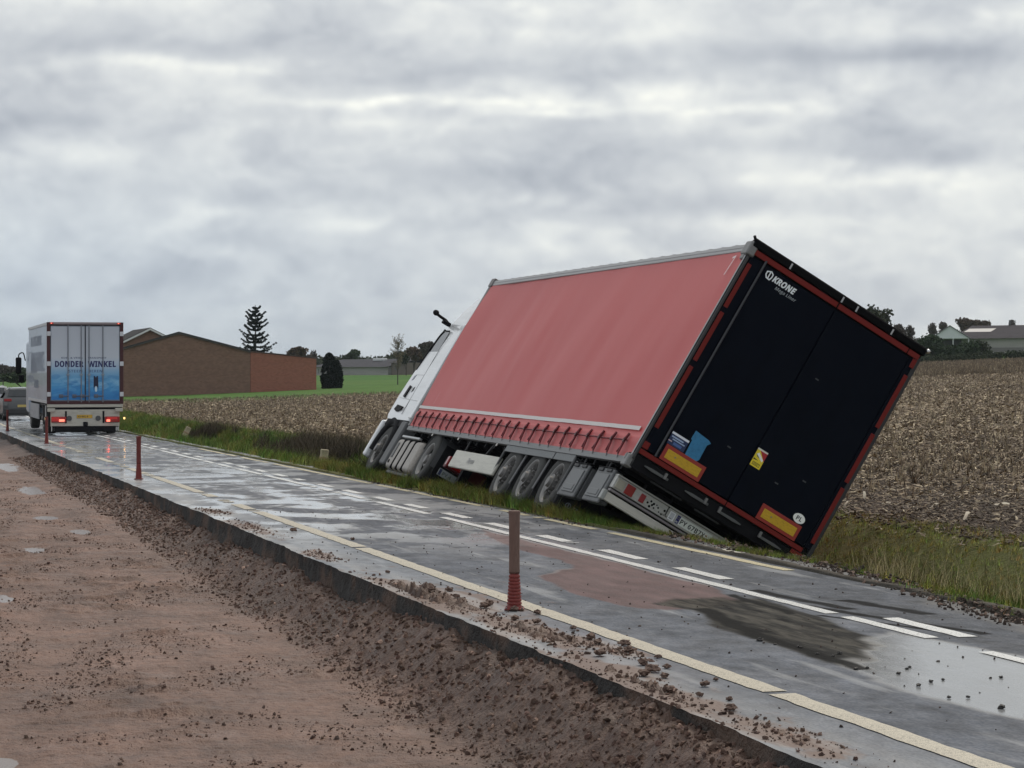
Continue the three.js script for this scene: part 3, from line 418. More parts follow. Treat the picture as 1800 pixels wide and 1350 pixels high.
  for (const [x, y] of [[1.70, .55], [.95, .62], [2.0, .75], [1.5, 1.9]]) part('scuff', bx(x, x + .05, y, y + .018, z, z + .0015), mat([.05, .055, .06], .7), t);
  // sill with locking bars, lamp beam and underrun guard
  part('rear_sill', bx(.0, W, -.20, -.02, -.30, -.02, .01), MV.black, t);
  for (const [x, d] of [[.17, 1], [.76, 1], [1.18, -1], [1.78, -1]]) { const s = new THREE.Shape(); s.moveTo(0, .007); s.lineTo(.10, .018); s.lineTo(.34, .014); s.lineTo(.34, -.014); s.lineTo(.10, -.018); s.lineTo(0, -.007); s.closePath(); const g = new THREE.ExtrudeGeometry(s, { depth: .02, bevelEnabled: false }); if (d < 0) g.rotateY(Math.PI).translate(.4, 0, .02); g.translate(x, -.105, .0); const h = part('lock_handle', g, mat([.10, .105, .105], .6, { metalness: .2 }), t); part('lock_catch', bx(x + (d > 0 ? .27 : .06), x + (d > 0 ? .30 : .09), -.12, -.045, .0, .04), MV.steel, h); }
  for (const [a, b, y] of [[.35, .8, -.22], [1.0, 1.35, -.23], [1.9, 2.3, -.2]]) part('hinge_bar', rod([a, y, -.05], [b, y, -.05], .012, 6), MV.plastic, t);
  const beam = part('lamp_beam', J(bx(.03, W - .03, -.50, -.335, -.42, -.30, .012), bx(.03, W - .03, -.335, -.318, -.42, -.27)), mat([.50, .50, .48], .4, { metalness: .3, map: rep(T_grime, 1.2) }), t);
  part('beam_lip', bx(.03, W - .03, -.545, -.515, -.40, -.30, .006), mat([.22, .20, .21], .5), beam);
  for (const sx of [0, 1]) { const X = (a, b) => sx ? [W - b, W - a] : [a, b]; const b1 = X(.055, .19), b2 = X(.19, .31), b3 = X(.40, .47); part('clear_lamp', bx(b1[0], b1[1] - .02, -.48, -.36, -.302, -.288, .006), mat([.42, .40, .33], .3, { clearcoat: .5 }), beam); part('tail_lamp', bx(b2[0], b2[1], -.485, -.355, -.302, -.285, .008), mat([.30, .018, .016], .3), beam); part('tail_lamp', bx(b3[0], b3[1], -.475, -.37, -.302, -.285, .006), mat([.32, .03, .035], .3), beam); }
  const RH = rng(31); for (const [x, y] of [[.555, -.395], [.60, -.405], [.585, -.43], [.64, -.40], [.67, -.42], [.62, -.45], [.70, -.46], [.56, -.46], [.76, -.41], [.52, -.43], [.74, -.47], [1.75, -.42], [1.8, -.44], [1.9, -.40]]) part('bolt_hole', rod([x, y, -.3], [x, y, -.2985], .009 + .008 * RH(), 10), MV.black, beam);
  const plate = part('number_plate', bx(.93, 1.45, -.475, -.362, -.30, -.292, .004), mat([.62, .64, .62], .4), beam);
  decal('plate_lettering', .51, .105, canvasTex(1020, 210, (g, w, h) => { g.fillStyle = '#dfe4de'; g.fillRect(0, 0, w, h); g.fillStyle = '#14206e'; g.fillRect(0, 0, 92, h); g.fillStyle = '#e8e8e0'; g.font = 'bold 62px sans-serif'; g.fillText('PL', 10, 190); g.fillStyle = '#d8c23a'; for (let i = 0; i < 12; i++) { const a = i / 12 * 6.283; g.fillRect(43 + 26 * Math.cos(a), 62 + 26 * Math.sin(a), 7, 7); } g.fillStyle = '#23282c'; g.font = 'bold 168px sans-serif'; g.fillText('PY 67B7X', 108, 168); }), plate, [1.19, -.4185, -.2905], null, .4, false);
  decal('plate_sign', .085, .11, canvasTex(96, 128, (g) => { g.fillStyle = '#c9ccd2'; g.fillRect(0, 0, 96, 128); g.strokeStyle = '#eef0f2'; g.lineWidth = 14; g.strokeRect(10, 10, 76, 108); g.fillStyle = '#8c8f96'; g.fillRect(18, 96, 44, 14); }), beam, [.87, -.42, -.2955], null, .4, false);
  part('underrun_guard', bx(.02, W - .02, -.675, -.565, -.40, -.32, .012), MV.cream, t, 'pale grey underrun bar');
  part('guard_end', bx(-.03, .025, -.685, -.555, -.41, -.31, .012), mat([.32, .33, .32], .5), t);
  for (const x of [.45, W - .55]) part('guard_bracket', bx(x, x + .09, -.66, -.17, -.55, -.42), MV.black, t);
  // running gear
  for (const x of [.72, 1.68]) part('chassis_beam', J(tb(x, x + .14, -.19, -.17, .3, 12.2), tb(x + .06, x + .08, -.45, -.17, .3, 9.5), tb(x, x + .14, -.47, -.45, .3, 9.5), tb(x + .06, x + .08, -.3, -.17, 9.5, 12.2)), MV.black, t);
  part('cross_member', J(...Array.from({ length: 22 }, (_, i) => tb(.05, W - .05, -.24, -.17, .4 + i * .6, .46 + i * .6))), MV.black, t);
  const axles = [2.88, 4.18, 5.48];
  for (const f of axles) {
    part('axle', rod([.3, -.60, -f], [W - .3, -.60, -f], .065, 12), MV.black, t);
    wheel(t, .20, -.60, -f, .495, .36, -1); wheel(t, W - .20, -.60, -f, .495, .36, 1);
    part('air_spring', J(rod([.6, -.55, -f + .32], [.6, -.25, -f + .32], .13, 14), rod([W - .6, -.55, -f + .32], [W - .6, -.25, -f + .32], .13, 14)), MV.black, t);
    part('mudflap', tb(.03, .42, -.88, -.22, f - .585, f - .565), mat([.02, .02, .022], .7), t); part('flap_bracket', J(rod([.03, -.24, -f + .60], [.015, -.74, -f + .60], .018, 6)), mat([.17, .17, .175], .5, { metalness: .3 }), t);
    part('mudflap', tb(W - .42, W - .03, -.88, -.22, f - .585, f - .565), MV.black, t);
  }
  const fender = (f0, f1) => part('mudguard', J(tb(.0, .46, -.215, -.195, f0, f1, .006), tb(-.012, .008, -.275, -.175, f0, f1, .006)), mat([.155, .165, .17], .55, { map: rep(T_grime, 2) }), t);
  fender(3.38, 6.08); fender(2.36, 3.33);
  part('mudguard_end', J(rod([.0, -.20, -2.34], [.01, -.70, -2.36], .022, 6), rod([0, -.24, -6.08], [.02, -.62, -6.14], .02, 6)), MV.greyplastic, t);
  part('rear_mudflap', J(tb(.02, .62, -.86, -.22, 2.30, 2.318)), mat([.012, .012, .016], .65), t);
  const rf = part('spray_flap', bx(.08, .80, -.90, -.58, -2.26, -2.245), mat([.010, .010, .014], .6), t);
  decal('flap_lettering', .50, .11, canvasTex(800, 176, (g) => { g.fillStyle = g.strokeStyle = '#a9b0b6'; g.lineWidth = 16; g.beginPath(); g.ellipse(80, 90, 58, 54, 0, 0, 7); g.stroke(); g.fillRect(68, 50, 24, 80); g.font = 'bold 120px sans-serif'; g.save(); g.translate(170, 132); g.transform(1, 0, -.15, 1, 0, 0); g.fillText('KRONE', 0, 0); g.restore(); }), rf, [.40, -.80, -2.242]);
  for (const f of [1.90, .78]) {
    const b = part('extinguisher_box', J(tb(.0, .05, -.74, -.27, f - .36, f + .36, .024), tb(.04, .14, -.73, -.28, f - .35, f + .35, .03)), mat([.105, .110, .115], .5, { map: rep(T_grime, 2) }), t, 'grey plastic box with clasped lid');
    part('lid_panel', J(tb(-.014, .004, -.68, -.36, f - .27, f + .27, .006), tb(-.022, -.006, -.65, -.57, f - .2, f + .2, .006)), mat([.135, .14, .145], .5), b);
    part('lid_clasp', J(tb(-.02, .03, -.325, -.285, f - .28, f - .08, .008), tb(-.02, .03, -.325, -.285, f + .08, f + .28, .008), rod([.02, -.27, -f], [.02, -.19, -f], .016, 8)), MV.plastic, b);
    part('lid_strap', J(tb(-.008, .15, -.275, -.262, f - .365, f + .365, .006)), MV.black, b);
  }
  // pale side locker with a small word on it
  const lk = part('side_locker', tb(.0, .05, -.675, -.375, 6.10, 9.05, .02), mat([.56, .55, .49], .5, { map: rep(T_grime, .7) }), t, 'cream locker box under the trailer side');
  decal('locker_lettering', .52, .16, canvasTex(520, 160, (g) => { g.fillStyle = '#8e8f90'; g.font = 'bold 120px sans-serif'; g.save(); g.translate(10, 118); g.transform(1, 0, -.2, 1, 20, 0); g.fillText('Thermo', 0, 0); g.restore(); }), lk, [-.003, -.53, -7.72], [0, -Math.PI / 2, 0]);
  part('locker_bracket', J(rod([.06, -.38, -7.3], [.06, -.17, -7.1], .02, 6), rod([.06, -.38, -8.7], [.06, -.17, -8.7], .02, 6)), MV.plastic, t);
  part('support_leg', J(tb(.32, .46, -.95, -.2, 9.3, 9.45), tb(.26, .52, -1.0, -.94, 9.25, 9.5)), MV.black, t); part('support_leg', tb(W - .46, W - .32, -.8, -.2, 9.3, 9.45), MV.black, t);
  for (const f of [6.6, 9.2, 11.2]) part('side_marker', tb(-.03, -.02, -.225, -.18, f, f + .08, .006), mat([.35, .33, .30], .3), t);
  shade(t);
}

// ---------------------------------------------------------------- the white tractor unit in front of it
{
  const t = leaning('tractor_unit', 'white tractor unit lying on its right wheels in the ditch, coupled to the red trailer', 'tractor');
  const loop = (y, x0, x1, f0, f1, r, n = 6) => { const P = [], q = .06; for (const [x, f, k, e] of [[x1 - r, f1 - r, 0, r], [x0 + r, f1 - r, 1, r], [x0 + q, f0 + q, 2, q], [x1 - q, f0 + q, 3, q]]) for (let i = 0; i <= n; i++) { const a = (k + i / n) * Math.PI / 2; P.push([x + e * Math.cos(a), y, -(f + e * Math.sin(a))]); } return P; };
  const loft = (levels) => { const rows = levels.map((l) => loop(...l)), n = rows[0].length; const g = gridGeo(n, rows.length - 1, (u, v, i, j) => rows[j][i % n]); const cap = (row, up) => { const s = new THREE.BufferGeometry(), c = row.reduce((a, p) => [a[0] + p[0] / n, a[1] + p[1] / n, a[2] + p[2] / n], [0, 0, 0]), v = []; row.forEach((p, i) => { const q = row[(i + 1) % n]; v.push(...c, ...(up ? p : q), ...(up ? q : p)); }); s.setAttribute('position', new THREE.Float32BufferAttribute(v, 3)); s.setAttribute('uv', new THREE.Float32BufferAttribute(new Array(v.length / 3 * 2).fill(0), 2)); s.computeVertexNormals(); return s; }; return J(g, cap(rows[0], false), cap(rows[rows.length - 1], true)); };
  part('cab_shell', loft([[.02, .03, 2.52, 14.1, 16.30, .22], [.10, .01, 2.54, 14.08, 16.36, .24], [.5, .0, 2.55, 14.06, 16.33, .26], [1.0, .0, 2.55, 14.05, 16.20, .28], [1.1, .0, 2.55, 14.05, 16.15, .28], [1.5, .01, 2.54, 14.05, 15.98, .30], [1.9, .03, 2.52, 14.05, 15.80, .32], [2.02, .04, 2.51, 14.05, 15.72, .33]]), MV.white, t, 'white cab');
  part('roof_fairing', loft([[2.03, .05, 2.50, 14.08, 15.70, .34], [2.10, .045, 2.505, 14.06, 15.62, .36], [2.38, .06, 2.49, 14.06, 15.34, .42], [2.62, .10, 2.45, 14.08, 14.98, .42], [2.78, .16, 2.39, 14.10, 14.66, .34], [2.86, .26, 2.29, 14.14, 14.44, .2]]), MV.white, t);
  const sidePoly = (pts, d = .006, x = 0) => { const s = new THREE.Shape(pts.map(([y, f]) => new THREE.Vector2(f, y))); return new THREE.ExtrudeGeometry(s, { depth: d, bevelEnabled: false }).rotateY(Math.PI / 2).translate(x - d, 0, 0); };
  part('side_window', sidePoly([[1.90, 14.92], [1.88, 15.42], [1.78, 15.58], [1.06, 15.82], [1.12, 14.95]], .005, .014), MV.glass, t);
  part('window_seal', J(pipe([[.004, 1.90, -14.92], [.004, 1.88, -15.45], [.004, 1.76, -15.60], [.002, 1.06, -15.84]], .014, 30, 5)), MV.black, t);
  part('windscreen', gridGeo(10, 8, (u, v) => [lerp(.18, 2.37, u), lerp(1.12, 1.96, v), -(lerp(16.16, 15.785, v) - .02 + .035 * Math.sin(u * Math.PI))]), MV.glass, t);
  part('a_pillar', J(pipe([[.06, 1.05, -16.08], [.05, 1.5, -15.92], [.07, 1.97, -15.70]], .03, 16, 6)), MV.black, t);
  part('side_flap', tb(-.01, .05, .06, 2.02, 13.86, 14.1, .02), MV.white, t);
  part('door_seam', J(tb(-.003, .004, .12, 1.9, 14.86, 14.868), tb(-.002, .004, .95, .956, 14.9, 15.6)), MV.greyplastic, t);
  part('door_handle', sidePoly([[.72, 15.52], [.70, 15.36], [.46, 15.40], [.48, 15.58]], .02, .0), MV.black, t);
  part('badge', sidePoly([[.66, 15.16], [.70, 15.05], [.62, 15.02], [.58, 15.14]], .006, .0), MV.plastic, t); part('badge', sidePoly([[.92, 15.70], [.95, 15.55], [.86, 15.6], [.83, 15.72]], .006, .0), mat([.2, .22, .28], .4), t);
  part('side_lamp', sidePoly([[.27, 15.05], [.30, 15.62], [.20, 15.72], [.16, 15.45], [.20, 15.10]], .02, .0), MV.black, t);
  part('crease', rod([-.002, .42, -14.2], [-.002, .46, -15.9], .008, 5), MV.white, t);
  // mirror camera arm on the roof edge, wing, bumper, step well, wheel
  part('mirror_arm', J(pipe([[.08, 2.04, -15.5], [-.05, 2.10, -15.5], [-.18, 2.11, -15.5], [-.27, 2.12, -15.5]], .028, 18, 8), bx(-.10, .06, 2.03, 2.10, -15.6, -15.42, .02), new THREE.SphereGeometry(.055, 12, 10).scale(1.1, 1, 1.3).translate(-.29, 2.13, -15.5)), MV.black, t);
  part('bumper', J(tb(.05, 2.5, -.80, .03, 16.22, 16.44, .08)), MV.white, t); part('bumper_corner', J(tb(.0, .14, -.80, -.02, 16.20, 16.38, .05)), MV.white, t);
  part('headlamp', tb(.02, .3, -.5, -.25, 16.30, 16.44, .04), mat([.5, .52, .55], .1, { clearcoat: 1 }), t);
  const arch = new THREE.TorusGeometry(.66, .10, 8, 24, Math.PI).rotateY(Math.PI / 2).translate(.11, -.64, -15.42); part('wheel_arch', J(arch, tb(.06, .5, -.10, .03, 14.7, 16.2), tb(.4, .5, -.8, .0, 14.7, 16.2), tb(.12, .5, -.85, .0, 14.50, 14.66, .03)), MV.black, t);
  part('step_well', J(tb(.03, .4, -.88, .02, 14.15, 14.62, .05)), MV.greyplastic, t);
  wheel(t, .22, -.60, -15.42, .50, .32, -1); wheel(t, 2.33, -.60, -15.42, .50, .32, 1);
  // fuel tank with strap grooves
  const tank = part('fuel_tank', J(tb(.03, .66, -.93, -.32, 13.42, 13.98, .09), tb(.03, .66, -.93, -.32, 12.96, 13.40, .09), tb(.03, .66, -.93, -.32, 12.50, 12.94, .09), tb(.03, .66, -.93, -.32, 11.90, 12.48, .09)), mat([.36, .33, .30], .5, { metalness: .15, map: rep(T_grime, 1.2) }), t, 'beige ribbed tank between the wheels');
  part('tank_strap', J(tb(.024, .67, -.92, -.33, 13.385, 13.435, .09), tb(.024, .67, -.92, -.33, 12.925, 12.975, .09), tb(.024, .67, -.92, -.33, 12.465, 12.515, .09)), MV.black, tank); part('tank_step', J(tb(.018, .034, -.72, -.42, 13.66, 13.80, .01)), MV.greyplastic, tank); part('tank_cap', rod([.04, -.80, -13.75], [.015, -.80, -13.75], .035, 12), MV.black, tank); part('tank_rail', tb(.04, .1, -.30, -.26, 12.4, 13.9, .01), MV.alu, tank); part('tank_foot', tb(.1, .6, -1.0, -.93, 12.0, 13.9, .02), MV.greyplastic, tank);
  // frame, drive wheels, mudguard, tail
  for (const x of [.82, 1.62]) part('frame_rail', tb(x, x + .09, -.62, -.36, 9.75, 15.9), MV.black, t);
  part('fifth_wheel', tb(.8, 1.75, -.34, -.22, 11.0, 11.9, .03), MV.black, t);
  part('drive_axle', rod([.3, -.60, -11.05], [2.25, -.60, -11.05], .10, 12), MV.black, t);
  wheel(t, .18, -.62, -11.05, .505, .30, -1, true); wheel(t, 2.37, -.62, -11.05, .505, .30, 1, true);
  const mg = (a0, a1, x0, x1) => gridGeo(20, 1, (u, v) => { const a = lerp(a0, a1, u); return [lerp(x0, x1, v), -.60 + .60 * Math.sin(a), -11.05 + .60 * Math.cos(a)]; });
  part('drive_mudguard', J(mg(-.2, 1.35, .04, .66), mg(1.75, 2.9, .04, .66)), mat([.095, .10, .105], .6, { side: THREE.DoubleSide, map: rep(T_grime, 2) }), t); part('drive_mudguard', J(mg(-.2, 3.1, 1.9, 2.5)), MV.plastic, t);
  part('gearbox', tb(.9, 1.65, -.85, -.3, 12.0, 15.6, .1), MV.black, t); part('air_tank', rod([.75, -.6, -12.0], [.75, -.6, -13.8], .14, 14), MV.plastic, t);
  part('tail_beam', bx(.12, 2.43, -.66, -.46, -9.95, -9.78, .02), mat([.10, .012, .016], .5), t);
  const tl = part('tail_lamp', bx(.10, .52, -.63, -.46, -9.79, -9.70, .02), MV.redlamp, t); part('lamp_lens', bx(.22, .30, -.59, -.50, -9.702, -9.692, .004), mat([.55, .30, .28], .3), tl); part('lamp_lens', bx(.36, .46, -.61, -.48, -9.702, -9.692, .004), mat([.30, .10, .08], .3), tl); part('tail_lamp', bx(2.03, 2.45, -.63, -.46, -9.79, -9.70, .02), MV.redlamp, t);
  const np = part('number_plate', bx(.06, .58, -.83, -.71, -9.75, -9.74, .004), mat([.30, .32, .32], .5), t); decal('plate_lettering', .5, .105, canvasTex(500, 110, (g) => { g.fillStyle = '#8d9494'; g.fillRect(0, 0, 500, 110); g.fillStyle = '#2a3558'; g.fillRect(0, 0, 44, 110); g.fillStyle = '#4a5252'; g.font = 'bold 86px sans-serif'; g.fillText('PY 4', 60, 88); }), np, [.32, -.77, -9.737], null, .5, false);
  part('tail_mudflap', tb(.08, .60, -1.06, -.3, 10.25, 10.27), MV.black, t);
  part('coil_hose', J(...[0, 1].map((k) => pipe(Array.from({ length: 40 }, (_, i) => [.6 + k * .25 + .05 * Math.cos(i * 1.6), .25 + .05 * Math.sin(i * 1.6), -lerp(13.6, 14.05, i / 39)]), .012, 120, 5))), MV.black, t);
  shade(t);
}
// ---------------------------------------------------------------- the box lorry driving away
{
  const fwd = [-.2665, -.964], t = thing('box_lorry', 'white and blue box lorry driving away on the wet road, tail lamps lit', 'lorry', [-15.62, dip(77), -76.4], .2697);
  const W = 2.55, top = 3.80, floor = 1.06, L = 10.3;
  const frame = mat([.055, .010, .014], .45), side = mat([.27, .34, .43], .4, { map: rep(T_grime, .2), clearcoat: .3 }), beige = mat([.50, .48, .42], .5, { map: rep(T_grime, 1) });
  part('box_body', bx(.03, W - .03, floor + .02, top - .02, -L, -.06, .03), side, t);
  const doorTex = (k) => canvasTex(512, 1024, (g, w, h) => {
    const gr = g.createLinearGradient(0, 0, 0, h); gr.addColorStop(0, '#b9c0cb'); gr.addColorStop(.42, '#c3cbd6'); gr.addColorStop(.55, '#a9c2da'); gr.addColorStop(.68, '#69a6d2'); gr.addColorStop(.84, '#4496d0'); gr.addColorStop(1, '#2a7cc0'); g.fillStyle = gr; g.fillRect(0, 0, w, h);
    const R = rng(900 + k); for (let i = 0; i < 26; i++) { g.fillStyle = ['rgba(20,80,160,.16)', 'rgba(190,220,240,.16)'][i % 2]; g.beginPath(); g.ellipse(R() * w, h * (.68 + .3 * R()), 60 + 90 * R(), 8 + 26 * R(), R() - .5, 0, 7); g.fill(); }
    g.textAlign = 'left'; g.save(); g.translate(-k * 512, 0);
    const word = (s, x, y, size, c, wdt) => { g.font = `bold ${size}px sans-serif`; const m = g.measureText(s).width; g.save(); g.translate(x, y); g.scale(wdt / m, 1); g.fillStyle = c; g.fillText(s, 0, 0); if (size > 60) { g.strokeStyle = c; g.lineWidth = 5; g.strokeText(s, 0, 0); } g.restore(); };
    word('KOEL & VRIES', 150, 448, 34, '#56627e', 330); word('TRANSPORT', 540, 448, 34, '#56627e', 290);
    word('DONDER', 50, 562, 112, '#1b1f5c', 440); word('WINKEL', 545, 562, 112, '#1b2560', 430);
    word('STEEN', 260, 640, 52, '#4a6a96', 222); word('BEREN', 548, 640, 52, '#4a6a96', 222);
    g.fillStyle = '#0d1536'; g.beginPath(); g.moveTo(632, 690); g.lineTo(650, 690); g.lineTo(665, 712); g.lineTo(680, 690); g.lineTo(698, 690); g.lineTo(704, 830); g.lineTo(700, 900); g.lineTo(688, 842); g.lineTo(646, 842); g.lineTo(634, 900); g.lineTo(630, 830); g.closePath(); g.fill(); g.fillStyle = '#c6dcea'; g.beginPath(); g.ellipse(667, 872, 17, 42, 0, 0, 7); g.fill();
    g.restore();
  });
  for (const k of [0, 1]) { const a = k ? 1.285 : .135, b = k ? 2.415 : 1.265; const d = part('rear_door', bx(a, b, 1.16, 3.67, -.05, -.01, .01), side, t); decal('door_print', b - a - .02, 2.47, doorTex(k), d, [(a + b) / 2, 2.415, -.0085], null, .35, false); for (const x of k ? [1.40, 1.86] : [.70, 1.14]) { const r = part('lock_rod', rod([x, 1.1, .012], [x, 3.7, .012], .018, 8), mat([.22, .24, .28], .4, { metalness: .4 }), d); part('lock_handle', J(bx(x - .26, x + .02, 1.29, 1.33, .012, .04, .01), bx(x - .30, x - .16, 1.25, 1.37, -.008, .02, .015)), mat([.10, .12, .17], .4), r); part('guide', bx(x - .05, x + .05, 2.0, 2.06, -.005, .03), side, r); } }
  part('door_seal', bx(1.258, 1.292, 1.14, 3.69, -.03, .012), mat([.012, .014, .03], .5), t);
  part('rear_frame', J(bx(.0, .115, 1.04, 3.80, -.08, .0, .01), bx(W - .115, W, 1.04, 3.80, -.08, .0, .01), bx(.117, W - .117, 1.04, 1.14, -.08, .0, .01)), frame, t);
  part('frame_header', J(bx(.117, W - .117, 3.68, 3.72, -.08, .0)), mat([.02, .01, .012], .5), t); part('frame_header', bx(.117, W - .117, 3.722, 3.80, -.08, .004, .01), mat([.28, .24, .25], .4), t);
  for (const x of [.0, W - .13]) for (const y of [3.41, 2.40, 1.37]) part('hinge', bx(x + .005, x + .13, y - .075, y + .075, .0, .035, .01), mat([.60, .62, .66], .35), t);
  const glow = (c, k) => new THREE.MeshStandardMaterial({ color: lin(...c), emissive: lin(...c), emissiveIntensity: k, roughness: .3 });
  const redGlow = glow([.4, .02, .018], .25), hot = glow([1, .25, .16], 1.0), amberGlow = glow([1, .62, .22], 1.3);
  const lamp = (name, geo, m) => part(name, geo, m, t);
  for (const x of [.10, W - .22]) { lamp('top_marker_lamp', bx(x, x + .12, 3.735, 3.785, .004, .03, .01), redGlow); lamp('top_marker_lamp', bx(x + .03, x + .07, 3.745, 3.775, .031, .036), hot); }
  part('sill', J(bx(.02, W - .02, .93, 1.035, -.3, -.01, .01)), beige, t); part('sill_gap', bx(.05, W - .05, .86, .928, -.3, -.06), MV.black, t);
  for (const x of [.02, W - .28]) part('buffer_block', bx(x, x + .25, .78, .90, -.1, .06, .02), beige, t);
  const panel = part('rear_panel', bx(.13, W - .13, .28, .855, -.15, -.03, .015), beige, t);
  for (const x of [.14, 1.92]) { part('lamp_cluster', bx(x, x + .50, .42, .62, -.03, .02, .02), mat([.30, .015, .015], .25, { clearcoat: .6 }), panel); }
  for (const x of [.63, 1.88]) part('panel_strip', bx(x - .03, x + .03, .40, .80, -.03, -.015), MV.black, panel);
  lamp('tail_lamp', bx(.40, .58, .45, .53, .02, .03, .01), hot); lamp('tail_lamp', bx(.16, .40, .47, .60, .02, .026, .01), redGlow); lamp('tail_lamp', bx(1.98, 2.10, .44, .52, .02, .03, .01), hot); lamp('tail_lamp', bx(2.0, 2.34, .52, .60, .02, .026, .01), redGlow);
  const yp = part('number_plate', bx(.99, 1.51, .56, .68, -.03, -.02, .004), mat([.42, .27, .05], .5), t); decal('plate_lettering', .5, .105, canvasTex(300, 64, (g) => { g.fillStyle = '#c9a03a'; g.fillRect(0, 0, 300, 64); g.fillStyle = '#3b3320'; g.font = 'bold 50px sans-serif'; g.fillText('43-BKL-8', 18, 50); }), yp, [1.25, .62, -.0185], null, .5, false);
  for (const x of [.74, 1.70]) part('panel_fitting', J(rod([x, .56, -.04], [x, .56, -.005], .09, 14)), MV.greyplastic, panel);
  for (const [x, w] of [[-.06, 0], [W + .0, 0]]) { part('lamp_bracket', bx(x, x + .06, .52, .60, -.2, -.06, .01), MV.plastic, t); lamp('side_lamp', bx(x - .0, x + .06, .52, .59, -.058, -.03, .01), amberGlow); }
  part('underrun_bar', bx(.16, W - .16, .10, .30, -.12, -.02, .012), MV.black, t); for (const x of [.15, W - .27]) part('bar_end', bx(x, x + .12, .12, .28, -.13, -.02, .012), mat([.5, .51, .5], .4), t);
  part('trailer_plate', bx(1.0, 1.46, .16, .26, -.038, -.03, .006), mat([.55, .56, .56], .5), t); part('tow_coupling', J(bx(1.2, 1.36, .3, .44, -.2, -.0, .02), rod([1.5, .2, -.03], [1.6, .2, -.03], .05, 10)), MV.black, t);
  part('chassis', J(bx(.8, .92, .7, 1.0, -9.8, -.2), bx(1.63, 1.75, .7, 1.0, -9.8, -.2), bx(.1, W - .1, .85, 1.04, -10, -.3)), MV.black, t);
  for (const z of [-1.75, -3.1]) { wheel(t, .26, .50, z, .50, .33, -1); wheel(t, W - .26, .50, z, .50, .33, 1); part('axle', rod([.3, .5, z], [W - .3, .5, z], .07, 10), MV.black, t); part('mudguard', J(bx(.04, .46, .98, 1.02, z - .6, z + .6), bx(.04, .46, .30, 1.0, z + .6, z + .63), bx(W - .46, W - .04, .30, 1.0, z + .6, z + .63)), MV.plastic, t); }
  wheel(t, .22, .50, -9.6, .50, .32, -1); wheel(t, W - .22, .50, -9.6, .50, .32, 1);
  part('side_skirt', J(bx(.0, .04, .45, .98, -9.0, -4.2, .01)), mat([.30, .31, .33], .5, { map: rep(T_grime, .5) }), t); part('side_skirt', bx(W - .04, W, .45, .98, -9.0, -4.2, .01), beige, t); part('side_trim', J(bx(.0, .035, 1.06, 1.16, -L, -.1), bx(.0, .032, 3.70, 3.79, -L, -.1)), MV.alu, t); part('side_post', bx(.0, .036, .40, .98, -.9, -.7, .01), mat([.42, .42, .42], .5), t);
  decal('side_print', 9.6, 2.2, canvasTex(1200, 275, (g) => { g.fillStyle = '#76859a'; g.font = 'bold 60px sans-serif'; g.fillText('KOEL & VRIES TRANSPORT', 130, 62); g.font = 'bold 120px sans-serif'; g.fillText('DONDERWINKEL', 110, 176); g.font = 'bold 50px sans-serif'; g.fillText('STEENBEREN', 360, 250); }), t, [.027, 2.45, -5.2], [0, -Math.PI / 2, 0]);
  part('cab', J(bx(.05, W - .05, .55, 3.3, -12.4, -10.5, .15), bx(.2, W - .2, 3.3, 3.75, -12.0, -10.6, .12)), side, t);
  for (const [x, d] of [[0, -1], [W, 1]]) part('mirror', J(pipe([[x, 2.55, -11.9], [x + d * .10, 2.86, -11.9], [x + d * .24, 2.80, -11.9], [x + d * .26, 2.65, -11.9]], .025, 14, 6), bx(x + d * .26 - .11, x + d * .26 + .11, 2.05, 2.68, -11.98, -11.82, .05), bx(x + d * .16 - .1, x + d * .16 + .1, 1.72, 2.0, -11.98, -11.82, .04)), MV.black, t);
  shade(t);
  // what the lit lamps give off
  t.updateMatrixWorld(true);
  for (const [x, y, c, k] of [[.48, .49, 0xff4030, .012], [2.04, .48, 0xff4030, .012], [-.03, .555, 0xffb050, .012], [W + .03, .555, 0xffb050, .012]]) { const l = new THREE.PointLight(c, k); l.position.set(x, y, .08); l.castShadow = true; l.name = 'lamp_light'; t.add(l); }
}

